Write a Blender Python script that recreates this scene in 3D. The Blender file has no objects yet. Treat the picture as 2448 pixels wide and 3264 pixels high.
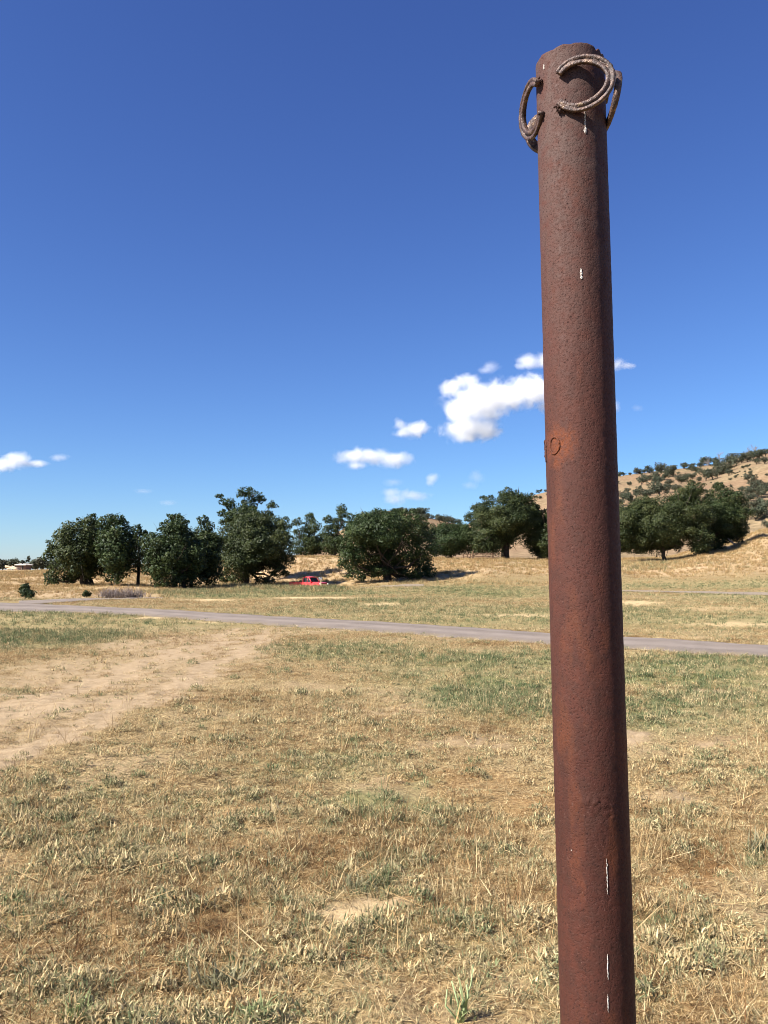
import bpy, math, random
import numpy as np
from mathutils import Vector, Matrix

random.seed(7)
rng = np.random.default_rng(11)
R = math.radians
SC = bpy.context.scene
COL = SC.collection

# ------------------------------------------------------------------ camera
F = 2748.0                      # focal length in photo pixels (2448 x 3264)
PITCH = R(3.9)
EYE = np.array([0.0, 0.0, 1.6])
cam = bpy.data.cameras.new('camera'); cam_o = bpy.data.objects.new('camera', cam); COL.objects.link(cam_o)
cam.sensor_fit = 'VERTICAL'; cam.sensor_height = 24.0; cam.lens = 24.0 * F / 3264.0
cam.clip_start = 0.05; cam.clip_end = 20000
cam_o.location = EYE; cam_o.rotation_euler = (R(90) + PITCH, 0, 0)
SC.camera = cam_o
FW = np.array([0, math.cos(PITCH), math.sin(PITCH)]); UP = np.array([0, -math.sin(PITCH), math.cos(PITCH)])
HORIZON = 1632 + F * math.tan(PITCH)

# ------------------------------------------------------------------ sky and sun
SUN_EL, SUN_AZ = 40.0, 62.0     # sun stands behind the camera, SUN_AZ degrees to the left of straight behind
sdir = Vector((-math.sin(R(SUN_AZ)) * math.cos(R(SUN_EL)), -math.cos(R(SUN_AZ)) * math.cos(R(SUN_EL)), math.sin(R(SUN_EL))))
W = bpy.data.worlds.new('World'); SC.world = W; W.use_nodes = True
wn = W.node_tree.nodes; wl = W.node_tree.links
bg = wn['Background']
sky = wn.new('ShaderNodeTexSky'); sky.sky_type = 'NISHITA'; sky.sun_disc = False
sky.sun_elevation = R(SUN_EL)
sky.sun_rotation = math.atan2(sdir.x, sdir.y)
sky.altitude = 0; sky.air_density = 0.9; sky.dust_density = 0.2; sky.ozone_density = 10.0
sp = wn.new('ShaderNodeSeparateColor'); cb = wn.new('ShaderNodeCombineColor'); wl.new(sky.outputs[0], sp.inputs[0])   # one film response for the whole sky
for ch, (gam, gain) in enumerate(((1.145, .96), (1.20, .832), (1.0, 1.13))):
    pw = wn.new('ShaderNodeMath'); pw.operation = 'POWER'; pw.inputs[1].default_value = gam; wl.new(sp.outputs[ch], pw.inputs[0])
    ml = wn.new('ShaderNodeMath'); ml.operation = 'MULTIPLY'; ml.inputs[1].default_value = gain; wl.new(pw.outputs[0], ml.inputs[0]); wl.new(ml.outputs[0], cb.inputs[ch])
wl.new(cb.outputs[0], bg.inputs[0]); bg.inputs[1].default_value = 0.056
sun = bpy.data.lights.new('sun', 'SUN'); sun.energy = 5.0; sun.angle = R(0.53); sun.color = (1.0, 0.95, 0.87)
sun_o = bpy.data.objects.new('sun', sun); COL.objects.link(sun_o)
sun_o.rotation_euler = sdir.to_track_quat('Z', 'Y').to_euler()
SC.view_settings.view_transform = 'Standard'; SC.view_settings.look = 'None'
SC.view_settings.exposure = 1.3; SC.view_settings.gamma = 1.0; SC.view_settings.use_curve_mapping = False
SC.cycles.use_denoising = True; SC.cycles.filter_width = 1.0; SC.render.filter_size = 1.0
SC.cycles.max_bounces = 12; SC.cycles.diffuse_bounces = 4; SC.cycles.glossy_bounces = 3
SC.cycles.transmission_bounces = 4; SC.cycles.volume_bounces = 10; SC.cycles.transparent_max_bounces = 8
SC.cycles.sample_clamp_indirect = 6.0

# ------------------------------------------------------------------ helpers
def ray(px, py):
    px = np.asarray(px, float); py = np.asarray(py, float)
    d = FW + np.multiply.outer((1632 - py) / F, UP)
    d = d + np.multiply.outer((px - 1224) / F, np.array([1.0, 0, 0]))
    return d
def at(px, py, Y):
    """the point of a pixel's line of sight that stands Y metres ahead"""
    d = ray(px, py)
    return EYE + d * (Y / d[..., 1])[..., None] if d.ndim > 1 else EYE + d * (Y / d[1])
def project(P):
    P = np.asarray(P, float) - EYE
    z = P @ FW; z = np.where(z < 0.05, 0.05, z)
    return 1224 + F * P[..., 0] / z, 1632 - F * (P @ UP) / z

def _h(i, j, s):
    n = (i.astype(np.int64) * 374761393 + j.astype(np.int64) * 668265263 + s * 982451653) & 0xffffffff
    n = ((n ^ (n >> 13)) * 1274126177) & 0xffffffff
    n = ((n ^ (n >> 16)) * 2246822519) & 0xffffffff
    return ((n ^ (n >> 15)) & 0xffffff) / float(0xffffff)
def vnoise(x, y, s=0):
    x = np.asarray(x, float); y = np.asarray(y, float)
    i = np.floor(x); j = np.floor(y); a = x - i; b = y - j
    a = a * a * (3 - 2 * a); b = b * b * (3 - 2 * b); i = i.astype(np.int64); j = j.astype(np.int64)
    return (_h(i, j, s) * (1 - a) + _h(i + 1, j, s) * a) * (1 - b) + (_h(i, j + 1, s) * (1 - a) + _h(i + 1, j + 1, s) * a) * b
def fbm(x, y, s=0, o=4):
    t = 0; a = 0.5; n = 0
    for k in range(o):
        t = t + a * vnoise(x * 2 ** k, y * 2 ** k, s + k * 17); n += a; a *= 0.5
    return t / n
def sstep(a, b, x):
    t = np.clip((x - a) / (b - a), 0, 1); return t * t * (3 - 2 * t)

def mesh_np(name, V, faces, mat=None, smooth=False):
    """faces: (n,k) int array, or a list of such arrays"""
    fl = faces if isinstance(faces, list) else [faces]
    fl = [np.asarray(f, np.int32) for f in fl if len(f)]
    me = bpy.data.meshes.new(name)
    V = np.asarray(V, np.float32)
    me.vertices.add(len(V)); me.vertices.foreach_set('co', V.ravel())
    loops = np.concatenate([f.ravel() for f in fl]); cnt = np.concatenate([np.full(len(f), f.shape[1], np.int32) for f in fl])
    me.loops.add(len(loops)); me.loops.foreach_set('vertex_index', loops)
    me.polygons.add(len(cnt)); me.polygons.foreach_set('loop_start', np.concatenate([[0], np.cumsum(cnt)[:-1]]).astype(np.int32))
    me.update(calc_edges=True); me.validate()
    if smooth: me.polygons.foreach_set('use_smooth', np.ones(len(me.polygons), bool))
    if mat: me.materials.append(mat)
    return me
def fattr(me, name, vals, dom='POINT'):
    a = me.attributes.new(name, 'FLOAT', dom); a.data.foreach_set('value', np.asarray(vals, np.float32))
def obj(name, me, parent=None, label=None, cat=None, group=None, kind=None):
    o = bpy.data.objects.new(name, me); COL.objects.link(o)
    if parent: o.parent = parent
    tag(o, label, cat, group, kind); return o
def tag(o, label=None, cat=None, group=None, kind=None):
    if label: o['label'] = label
    if cat: o['category'] = cat
    if group: o['group'] = group
    if kind: o['kind'] = kind
    return o

class MB:
    """collects simple solids into one mesh"""
    def __init__(s): s.v = []; s.f = []; s.n = 0
    def add(s, V, Fs):
        for f in Fs: s.f.append([i + s.n for i in f])
        s.v.extend([tuple(p) for p in V]); s.n += len(V)
    def box(s, c, d, M=None):
        P = [Vector(((x - .5) * d[0], (y - .5) * d[1], (z - .5) * d[2])) for z in (0, 1) for y in (0, 1) for x in (0, 1)]
        P = [(M @ p if M else p) + Vector(c) for p in P]
        s.add(P, [(0, 2, 3, 1), (4, 5, 7, 6), (0, 1, 5, 4), (2, 6, 7, 3), (0, 4, 6, 2), (1, 3, 7, 5)])
    def tube(s, pts, rad, n=8):
        pts = [Vector(p) for p in pts]; rings = []
        for i, p in enumerate(pts):
            t = (pts[min(i + 1, len(pts) - 1)] - pts[max(i - 1, 0)]).normalized()
            a = t.orthogonal().normalized() if i == 0 else (s._a - t * s._a.dot(t)).normalized()
            s._a = a; b = t.cross(a); r = rad[i] if hasattr(rad, '__len__') else rad
            rings.append([p + (a * math.cos(k * 2 * math.pi / n) + b * math.sin(k * 2 * math.pi / n)) * r for k in range(n)])
        V = [q for r_ in rings for q in r_]; Fs = []
        for i in range(len(pts) - 1):
            for k in range(n):
                Fs.append((i * n + k, i * n + (k + 1) % n, (i + 1) * n + (k + 1) % n, (i + 1) * n + k))
        Fs.append(tuple(range(n))[::-1]); Fs.append(tuple((len(pts) - 1) * n + k for k in range(n)))
        s.add(V, Fs)
    def prism(s, prof, x0, x1, axis='y'):
        n = len(prof)
        V = [(p[0], x0, p[1]) for p in prof] + [(p[0], x1, p[1]) for p in prof]
        s.add(V, [tuple(range(n)), tuple(range(2 * n - 1, n - 1, -1))] + [(i, i + n, (i + 1) % n + n, (i + 1) % n) for i in range(n)])
    def mesh(s, name, mat=None, smooth=False):
        me = bpy.data.meshes.new(name); me.from_pydata(s.v, [], s.f); me.update()
        if smooth: me.polygons.foreach_set('use_smooth', np.ones(len(me.polygons), bool))
        if mat: me.materials.append(mat)
        return me

ALB = .95      # every base colour below is entered for a slightly brighter paper white
class NT:
    """tiny node-tree writer"""
    def __init__(s, name):
        s.m = bpy.data.materials.new(name); s.m.use_nodes = True; s.t = s.m.node_tree
        s.t.nodes.clear(); s.out = s.t.nodes.new('ShaderNodeOutputMaterial')
    def n(s, typ, _set=None, **inp):
        nd = s.t.nodes.new('ShaderNode' + typ)
        for k, v in (_set or {}).items(): setattr(nd, k, v)
        for k, v in inp.items():
            key = int(k[1:]) if k[0] == '_' else k.replace('_', ' ')
            s.put(nd.inputs[key], v)
        return nd
    def put(s, sock, v):
        if isinstance(v, bpy.types.NodeSocket): s.t.links.new(v, sock)
        elif isinstance(v, bpy.types.Node): s.t.links.new(v.outputs[0], sock)
        else:
            if sock.type == 'RGBA' and len(v) == 3: v = (*[q * ALB for q in v], 1)
            sock.default_value = v
    def math(s, op, a, b=0.0, c=None, clamp=False):
        nd = s.t.nodes.new('ShaderNodeMath'); nd.operation = op; nd.use_clamp = clamp
        s.put(nd.inputs[0], a); s.put(nd.inputs[1], b)
        if c is not None: s.put(nd.inputs[2], c)
        return nd.outputs[0]
    def mix(s, f, a, b, mode='MIX'):
        nd = s.t.nodes.new('ShaderNodeMix'); nd.data_type = 'RGBA'; nd.blend_type = mode
        s.put(nd.inputs[0], f); s.put(nd.inputs[6], a); s.put(nd.inputs[7], b); return nd.outputs[2]
    def ramp(s, f, stops):
        nd = s.t.nodes.new('ShaderNodeValToRGB'); s.put(nd.inputs[0], f); e = nd.color_ramp.elements
        while len(e) < len(stops): e.new(0.5)
        for el, (p, c) in zip(e, stops): el.position = p; el.color = (*[q * ALB for q in c], 1) if len(c) == 3 else c
        return nd.outputs[0]
    def noise(s, vec, scale, detail=4, rough=0.55, dist=0.0):
        nd = s.n('TexNoise', Scale=scale, Detail=detail, Roughness=rough, Distortion=dist)
        if vec is not None: s.put(nd.inputs['Vector'], vec)
        return nd.outputs[0]
    def rng(s, v, a, b, c=0.0, d=1.0):
        nd = s.n('MapRange', {'clamp': True}); s.put(nd.inputs[0], v)
        for i, q in enumerate((a, b, c, d)): nd.inputs[i + 1].default_value = q
        return nd.outputs[0]
    def attr(s, name, typ='GEOMETRY'):
        nd = s.t.nodes.new('ShaderNodeAttribute'); nd.attribute_name = name; nd.attribute_type = typ
        return nd.outputs['Fac']
    def pbr(s, col, rough=0.8, spec=0.3, normal=None, metal=0.0):
        p = s.n('BsdfPrincipled'); s.put(p.inputs['Base Color'], col); s.put(p.inputs['Roughness'], rough)
        s.put(p.inputs['Specular IOR Level'], spec); s.put(p.inputs['Metallic'], metal)
        if normal is not None: s.put(p.inputs['Normal'], normal)
        s.t.links.new(p.outputs[0], s.out.inputs[0]); return p
    def bump(s, h, strength, dist):
        return s.n('Bump', Strength=strength, Distance=dist, Height=h).outputs[0]
def simple(name, col, rough=0.7, spec=0.3, var=0.25, scale=6.0, metal=0.0):
    t = NT(name); tc = t.n('TexCoord').outputs['Object']
    f = t.noise(tc, scale, 5)
    c = t.mix(t.rng(f, .3, .7), [q * (1 - var) for q in col], [min(1, q * (1 + var)) for q in col])
    t.pbr(c, rough, spec, t.bump(f, .3, .02), metal); return t.m

# ------------------------------------------------------------------ terrain heights
YK = np.array([0, 50, 80, 100, 115, 135, 160, 220, 400, 3000.])
TAB = [  # photo column, heights at the distances YK
    (-900, [0, 0, -.2, -.1, .5, 1.0, 1.2, 1.5, 1.6, 0]),
    (0,    [0, 0, -.1, .2, .6, 1.0, 1.2, 1.5, 1.6, 0]),
    (300,  [0, 0, -.2, .0, .7, 1.5, 1.8, 1.8, 1.6, 0]),
    (620,  [0, 0, -.2, -.3, .5, 2.6, 3.0, 2.6, 1.5, 0]),
    (800,  [0, 0, -.2, -.35, -.15, 3.2, 3.8, 3.2, 1.5, 0]),
    (1000, [0, 0, -.2, -.3, .1, 3.6, 4.2, 3.6, 2, 0]),
    (1230, [0, 0, -.2, .2, 1.0, 3.6, 3.9, 3.6, 2, 0]),
    (1400, [0, 0, -.1, .3, 1.4, 3.3, 3.8, 3.8, 3, 2]),
    (1560, [0, 0, .1, .9, 2.1, 3.2, 3.7, 3.9, 4, 4]),
    (1800, [0, 0, .2, .9, 1.9, 2.9, 3.6, 4.2, 5, 5]),
    (2100, [0, 0, .2, .7, 1.6, 2.7, 3.8, 5.0, 6, 6]),
    (2300, [0, 0, .2, .9, 2.2, 4.2, 6.2, 8.5, 9, 8]),
    (2448, [0, 0, .3, 1.1, 2.6, 5.4, 9.0, 12., 13, 8]),
    (3000, [0, .1, .6, 1.8, 4.4, 9.0, 14., 18., 18, 8]),
]
TPX = np.array([t[0] for t in TAB], float)
def ground_z(x, y):
    x = np.asarray(x, float); y = np.asarray(y, float)
    px = 1224 + F * x / np.maximum(y, 3.0)
    E = np.stack([np.interp(y, YK, t[1]) for t in TAB])
    q = np.clip(np.interp(px, TPX, np.arange(len(TAB))), 0, len(TAB) - 1.001)
    i = q.astype(int); f = q - i; f = f * f * (3 - 2 * f)
    e = np.take_along_axis(E, i[None], 0)[0] * (1 - f) + np.take_along_axis(E, i[None] + 1, 0)[0] * f
    far = sstep(40, 120, y)
    e = e - .60 * np.exp(-((x + 9.0) / 4.5) ** 2 - ((y - 103.5) / 3.6) ** 2)
    e = e + (fbm(x / 9, y / 9, 3, 3) - .5) * (0.10 + .9 * far)
    e = e + ((fbm(x / .7, y / .7, 5, 3) - .5) * 0.04 + (fbm(x / .17, y / .17, 15, 2) - .5) * .065 * (1 - sstep(10, 25, y))) * (1 - far)
    return e
# hills: photo silhouettes at their real distance
HILLS = [
    dict(y0=190, yc=620, e0=3.5, crest=[(1380, 1800), (1450, 1722), (1550, 1655), (1650, 1598), (1700, 1580), (1760, 1563), (1960, 1518), (2100, 1499), (2200, 1489), (2300, 1474), (2370, 1455), (2448, 1442), (2700, 1400), (3300, 1380)], amp=11, s=31),
    dict(y0=420, yc=900, e0=3.5, crest=[(820, 1815), (950, 1768), (1050, 1712), (1150, 1652), (1230, 1628), (1300, 1632), (1350, 1646), (1400, 1657), (1480, 1676), (1560, 1700), (1650, 1740), (1800, 1815)], amp=9, s=57),
]
def hill_z(h, x, y):
    px = 1224 + F * x / np.maximum(y, 3.0)
    c = np.array(h['crest'], float)
    cz = 1.6 + (HORIZON - np.interp(px, c[:, 0], c[:, 1])) / F * h['yc']
    t = (y - h['y0']) / (h['yc'] - h['y0'])
    s = np.where(t < 1, np.clip(t, 0, 1) ** 1.15, np.clip(1 - (t - 1) * .8, 0, 1))
    w = np.sin(np.clip(t, 0, 1) * math.pi) ** .7
    rid = np.abs(fbm(x / 110 + y / 300, y / 260, h['s'], 3) - .5) * 2
    fold = (fbm(x / 60, y / 90, h['s'] + 5, 3) - .5)
    z = h['e0'] + (cz - h['e0']) * s + w * (h['amp'] * (rid - .25) * 1.6 + h['amp'] * fold)
    return np.where(cz <= h['e0'] + .3, h['e0'] - 6, z) - np.where(t < 0, 6 * -t * 4, 0) - 2 * (1 - np.clip(t * 8, 0, 1))
def surf_hit(px, py, y0, y1, fn, n=3000):
    """first point along a pixel's line of sight that meets the surface fn"""
    d = ray(px, py); Y = np.linspace(y0, y1, n); P = EYE + np.outer(Y / d[1], d)
    g = fn(P[:, 0], P[:, 1]) - P[:, 2]
    k = np.argmax(g >= 0)
    return P[k] if g[k] >= 0 else None
def on_ground(px, py): return surf_hit(px, py, 2.5, 240, ground_z, 6000)
def drop(px, Y):
    x = (px - 1224) / F * Y * math.cos(PITCH)  # close to the camera's axis this is the same column
    return np.array([x, Y, float(ground_z(np.array([x]), np.array([float(Y)]))[0])])

# ------------------------------------------------------------------ ground cover masks (where the soil, green and straw patches lie)
def ell(px, py, L):
    m = np.zeros_like(px)
    for (cx, cy, rx, ry, *w) in L:
        d = np.sqrt(((px - cx) / rx) ** 2 + ((py - cy) / ry) ** 2)
        m = np.maximum(m, (1 - sstep(.55, 1.25, d)) * (w[0] if w else 1))
    return m
def band(px, py, pts):
    m = np.zeros_like(px)
    for (x0, y0, r0), (x1, y1, r1) in zip(pts[:-1], pts[1:]):
        t = np.clip(((px - x0) * (x1 - x0) + (py - y0) * (y1 - y0)) / ((x1 - x0) ** 2 + (y1 - y0) ** 2), 0, 1)
        d = np.hypot(px - x0 - t * (x1 - x0), (py - y0 - t * (y1 - y0)) * 1.3) / (r0 + (r1 - r0) * t)
        m = np.maximum(m, 1 - sstep(.5, 1.15, d))
    return m
def masks(x, y):
    z = np.zeros_like(x)
    px, py = project(np.stack([x, y, z], -1))
    n1 = fbm(x / 1.1, y / 1.1, 71, 4); n2 = fbm(x / .35, y / .35, 91, 3); n3 = fbm(x / 4, y / 4, 101, 3); n4 = fbm(x / 14, y / 22, 121, 3)
    wx = px + (n1 - .5) * 160 * np.clip(20 / np.maximum(y, 1), .15, 1.5); wy = py + (n2 - .5) * 60 * np.clip(10 / np.maximum(y, 1), .05, 2)
    soil = np.maximum(band(wx, wy, [(-300, 2335, 66), (0, 2278, 54), (250, 2190, 44), (480, 2110, 36), (640, 2055, 28), (760, 2012, 20)]),
                      band(wx, wy, [(-300, 2500, 72), (0, 2408, 56), (260, 2312, 50), (430, 2238, 44), (640, 2140, 38), (760, 2070, 28), (850, 2018, 18)]))
    soil = np.maximum(soil, .66 * band(wx, wy, [(-300, 2420, 210), (0, 2325, 175), (300, 2225, 140), (560, 2115, 100), (720, 2050, 64), (900, 2010, 30)]))
    soil = np.maximum(soil, .7 * ell(wx, wy, [(600, 2065, 330, 64), (330, 2170, 400, 90), (1000, 2010, 460, 12, .7)]))
    soil = np.maximum(soil, ell(wx, wy, [(1165, 2885, 200, 40), (2230, 2212, 120, 10, .9), (2050, 2345, 80, 22, .8), (2290, 2362, 70, 14, .7), (1500, 2355, 230, 20, .6), (2100, 2540, 130, 26, .6), (1200, 2260, 200, 24, .5)]))
    soil = np.clip(soil + sstep(.6, .78, n1) * .35 * (1 - sstep(20, 30, y)), 0, 1)
    green = ell(wx, wy, [(1620, 2215, 260, 85), (2100, 2140, 420, 55), (2080, 2265, 200, 60, .9), (1560, 2105, 420, 34, .8), (1080, 2075, 330, 32, .7), (100, 2010, 380, 55), (2330, 2200, 260, 70, .8), (2200, 2290, 240, 50, .6), (1350, 2150, 260, 40, .5), (2440, 2260, 90, 60, .6), (1270, 2560, 220, 60, .65),
                         (1160, 2795, 110, 26, .5), (2440, 2700, 60, 50), (2430, 2110, 60, 20), (60, 2350, 60, 25, .6), (1000, 2420, 300, 60, .4)])
    green = np.clip(green * (.25 + 1.3 * n2) + sstep(.56, .72, n3 * .5 + n2 * .5) * .35, 0, 1)
    field = sstep(21, 27, y) * (1 - sstep(75, 105, y))
    green = np.maximum(green * (1 - field), field * np.clip(.42 + (n4 - .5) * 2.2 + (n2 - .5) * .9 + .55 * ell(px, py, [(700, 1885, 700, 22), (1500, 1880, 500, 25, .7)]), 0, .85))
    straw = ell(px + (n1 - .5) * 90, py + (n1 - .5) * 10, [(655, 1912, 110, 5), (1010, 1905, 150, 5), (1230, 1927, 110, 4, .8), (2030, 1924, 90, 8), (1650, 1960, 160, 5, .8), (2330, 1990, 160, 6, .6), (2150, 2035, 260, 5, .5), (480, 1968, 90, 4), (800, 1980, 260, 6, .7), (2300, 1940, 160, 8, .5)])
    straw = np.maximum(straw, ell(wx + (n2 - .5) * 120, wy, [(1165, 2886, 170, 30, .95)]))
    straw = np.clip(straw + field * sstep(.5, .72, n4) * .4, 0, 1)
    rust = ell(wx, wy, [(2230, 2740, 150, 90), (1750, 2560, 160, 60, .7), (1500, 2480, 240, 50, .6), (2330, 2350, 120, 30, .5), (1420, 2930, 200, 60, .5), (1650, 2030, 320, 8, .5), (2200, 2000, 260, 10, .5)])
    rust = np.clip(rust * (.4 + n2) * .8 + sstep(.58, .78, n3) * .3, 0, 1)
    khaki = ell(wx, wy, [(150, 2900, 560, 330), (350, 2560, 620, 150, .9), (1000, 2390, 560, 110, .8), (1050, 3000, 330, 110, .9), (2300, 2450, 300, 90, .8), (600, 3200, 500, 160, .8), (2200, 3000, 300, 90, .5)])
    khaki = np.clip(.18 + .75 * khaki * (.4 + 1.2 * n2) + (n1 - .5) * .8, 0, 1)
    gold = sstep(95, 112, y)
    gold = np.maximum(gold, sstep(46, 54, y) * (1 - sstep(420, 640, px)))
    return dict(soil=soil, green=green, straw=straw, rust=rust, gold=gold, khaki=khaki, n1=n1, n2=n2, px=px, py=py)

# road outline in photo pixels, laid on flat ground
def flat(px, py, z=0.0):
    d = ray(px, py); t = (z - 1.6) / d[2]; return (EYE + d * t)[:2]
ROAD_NEAR = [(3300, 2156), (2800, 2124), (2448, 2101), (2100, 2079), (1746, 2056), (1300, 2024), (900, 1996), (600, 1973), (400, 1960), (250, 1953), (120, 1950), (0, 1948), (-250, 1947), (-700, 1947)]
ROAD_FAR = [(3300, 2116), (2800, 2085), (2448, 2062), (2100, 2041), (1746, 2019), (1300, 1990), (900, 1966), (600, 1949), (400, 1939), (250, 1932), (120, 1926), (0, 1922.5), (-250, 1921), (-700, 1921)]
TRACK = [((60, 1930), (60, 1918)), ((140, 1925), (140, 1915.5)), ((220, 1921), (220, 1912)), ((320, 1915), (320, 1908)), ((430, 1909), (430, 1904.5)), ((520, 1904), (520, 1901.5))]
PATH2 = [((3000, 1925), (3000, 1908)), ((2448, 1901), (2448, 1895)), ((2250, 1894), (2250, 1890)), ((2050, 1888.5), (2050, 1886.5)), ((1900, 1887), (1900, 1884.5))]
PATH3 = [((1350, 1868), (1350, 1866)), ((1300, 1869.5), (1300, 1865)), ((1220, 1871), (1220, 1866)), ((1150, 1872), (1150, 1869))]
ROADW = np.array([[flat(*a), flat(*b)] for a, b in zip(ROAD_NEAR, ROAD_FAR)])
def in_strip(x, y, S, pad=0.0):
    """inside the strip S of (near, far) point pairs"""
    o = np.argsort(S[:, 0, 0]); n = S[o, 0]; f = S[o, 1]
    m = np.argsort(f[:, 0])
    return (y > np.interp(x, n[:, 0], n[:, 1]) - pad) & (y < np.interp(x, f[m, 0], f[m, 1]) + pad)
TRACKW = np.array([[flat(*a), flat(*b)] for a, b in TRACK]); PATHW = np.array([[flat(*a), flat(*b)] for a, b in PATH2]); PATHL = np.array([[flat(*a), flat(*b)] for a, b in PATH3])

# ------------------------------------------------------------------ ground materials
def make_ground_mat():
    t = NT('dry_meadow_soil'); pos = t.n('NewGeometry').outputs['Position']
    fine = t.noise(pos, 38, 5, .7); mid = t.noise(pos, 7, 5, .6); big = t.noise(pos, .35, 4); speck = t.noise(pos, 120, 2, .6)
    base = t.ramp(fine, [(.34, (.075, .050, .027)), (.46, (.225, .158, .074)), (.56, (.40, .295, .140)), (.68, (.58, .455, .25))])
    base = t.mix(t.rng(big, .35, .7), base, t.ramp(fine, [(.34, (.085, .054, .026)), (.5, (.26, .178, .085)), (.68, (.50, .375, .195))]))
    soilc = t.ramp(mid, [(.3, (.31, .222, .128)), (.55, (.40, .292, .175)), (.75, (.47, .35, .215))])
    soilc = t.mix(t.rng(speck, .58, .70), soilc, (.17, .11, .058)); soilc = t.mix(t.math('MULTIPLY', t.rng(fine, .52, .70), .55), soilc, (.24, .165, .09))
    greenc = t.ramp(fine, [(.3, (.075, .075, .030)), (.5, (.175, .172, .064)), (.72, (.32, .295, .125))])
    strawc = t.ramp(fine, [(.3, (.40, .275, .13)), (.6, (.58, .43, .235))])
    rustc = t.ramp(fine, [(.3, (.16, .075, .028)), (.55, (.31, .17, .065)), (.75, (.42, .27, .12))])
    goldc = t.ramp(t.noise(pos, 1.6, 6, .7), [(.3, (.31, .20, .10)), (.5, (.43, .30, .165)), (.72, (.51, .385, .23))])
    goldc = t.mix(t.rng(t.noise(pos, .12, 3), .45, .7), goldc, (.34, .245, .135))
    jit = t.math('MULTIPLY', t.math('SUBTRACT', mid, .5), .8)
    def m(name): return t.math('ADD', t.attr(name), t.math('MULTIPLY', jit, t.math('MULTIPLY', t.attr(name), t.math('SUBTRACT', 1.4, t.attr(name)))), clamp=True)
    c = t.mix(m('rust'), base, rustc); c = t.mix(m('green'), c, greenc); c = t.mix(m('soil'), c, soilc); c = t.mix(m('straw'), c, strawc); c = t.mix(t.attr('gold'), c, goldc)
    h = t.math('ADD', t.math('MULTIPLY', fine, .6), t.math('MULTIPLY', mid, .8))
    t.pbr(c, .95, .1, t.bump(h, .9, .03)); return t.m
def make_gravel_mat():
    t = NT('grey_gravel'); pos = t.n('NewGeometry').outputs['Position']
    g = t.noise(pos, 45, 4, .75); b = t.noise(pos, .8, 4, .6)
    c = t.ramp(g, [(.3, (.095, .075, .062)), (.5, (.18, .148, .124)), (.7, (.275, .228, .195))])
    c = t.mix(t.rng(b, .35, .7), c, (.235, .192, .158))
    v = t.attr('v'); rut = t.math('MAXIMUM', t.rng(t.math('ABSOLUTE', t.math('SUBTRACT', v, .30)), .13, .04), t.rng(t.math('ABSOLUTE', t.math('SUBTRACT', v, .70)), .13, .04))
    c = t.mix(t.math('MULTIPLY', rut, t.rng(t.noise(pos, 1.7, 3), .3, .6, .2, .75)), c, (.275, .228, .192))
    c = t.mix(t.math('MULTIPLY', t.rng(t.math('ABSOLUTE', t.math('SUBTRACT', v, .5)), .36, .5), t.rng(t.noise(pos, 3, 4), .4, .6)), c, (.22, .17, .10)); t.pbr(c, .95, .1, t.bump(g, .7, .02)); return t.m
def make_hill_mat():
    t = NT('dry_hill_grass'); pos = t.n('NewGeometry').outputs['Position']
    a = t.noise(pos, .02, 5, .6); b = t.noise(pos, .35, 5, .7)
    c = t.ramp(b, [(.3, (.150, .096, .055)), (.5, (.225, .148, .085)), (.72, (.30, .21, .128))])
    c = t.mix(t.rng(a, .42, .62), c, t.ramp(b, [(.3, (.14, .105, .058)), (.7, (.31, .225, .128))])); t.pbr(c, .95, .1, t.bump(b, .6, .6)); return t.m
M_PALE = simple('pale_path_soil', (.25, .20, .145), .95, .1, .2, .8); M_GROUND = make_ground_mat(); M_GRAVEL = make_gravel_mat(); M_HILL = make_hill_mat()

# ------------------------------------------------------------------ the ground sheet
def build_ground():
    s = np.concatenate([np.geomspace(1.2, 3200, 560)]); ys = s - 4.0
    us = np.concatenate([[-30, -12, -5, -2.5, -1.5, -1.05], np.linspace(-.8, .8, 420), [1.05, 1.5, 2.5, 5, 12, 30]])
    Yg, Ug = np.meshgrid(ys, us, indexing='ij'); Xg = Ug * (Yg + 6.0)
    x = Xg.ravel(); y = Yg.ravel(); z = ground_z(x, y)
    m = masks(x, y); near = y > 1
    ny, nu = Yg.shape; idx = np.arange(ny * nu).reshape(ny, nu)
    f = np.stack([idx[:-1, :-1], idx[:-1, 1:], idx[1:, 1:], idx[1:, :-1]], -1).reshape(-1, 4)
    me = mesh_np('ground', np.stack([x, y, z], -1), f, M_GROUND, True)
    for k in ('soil', 'green', 'straw', 'rust', 'gold'): fattr(me, k, np.where(near, m[k], 0))
    obj('ground', me, label='dry mown meadow with tan soil and green patches', kind='structure')
build_ground()

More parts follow.
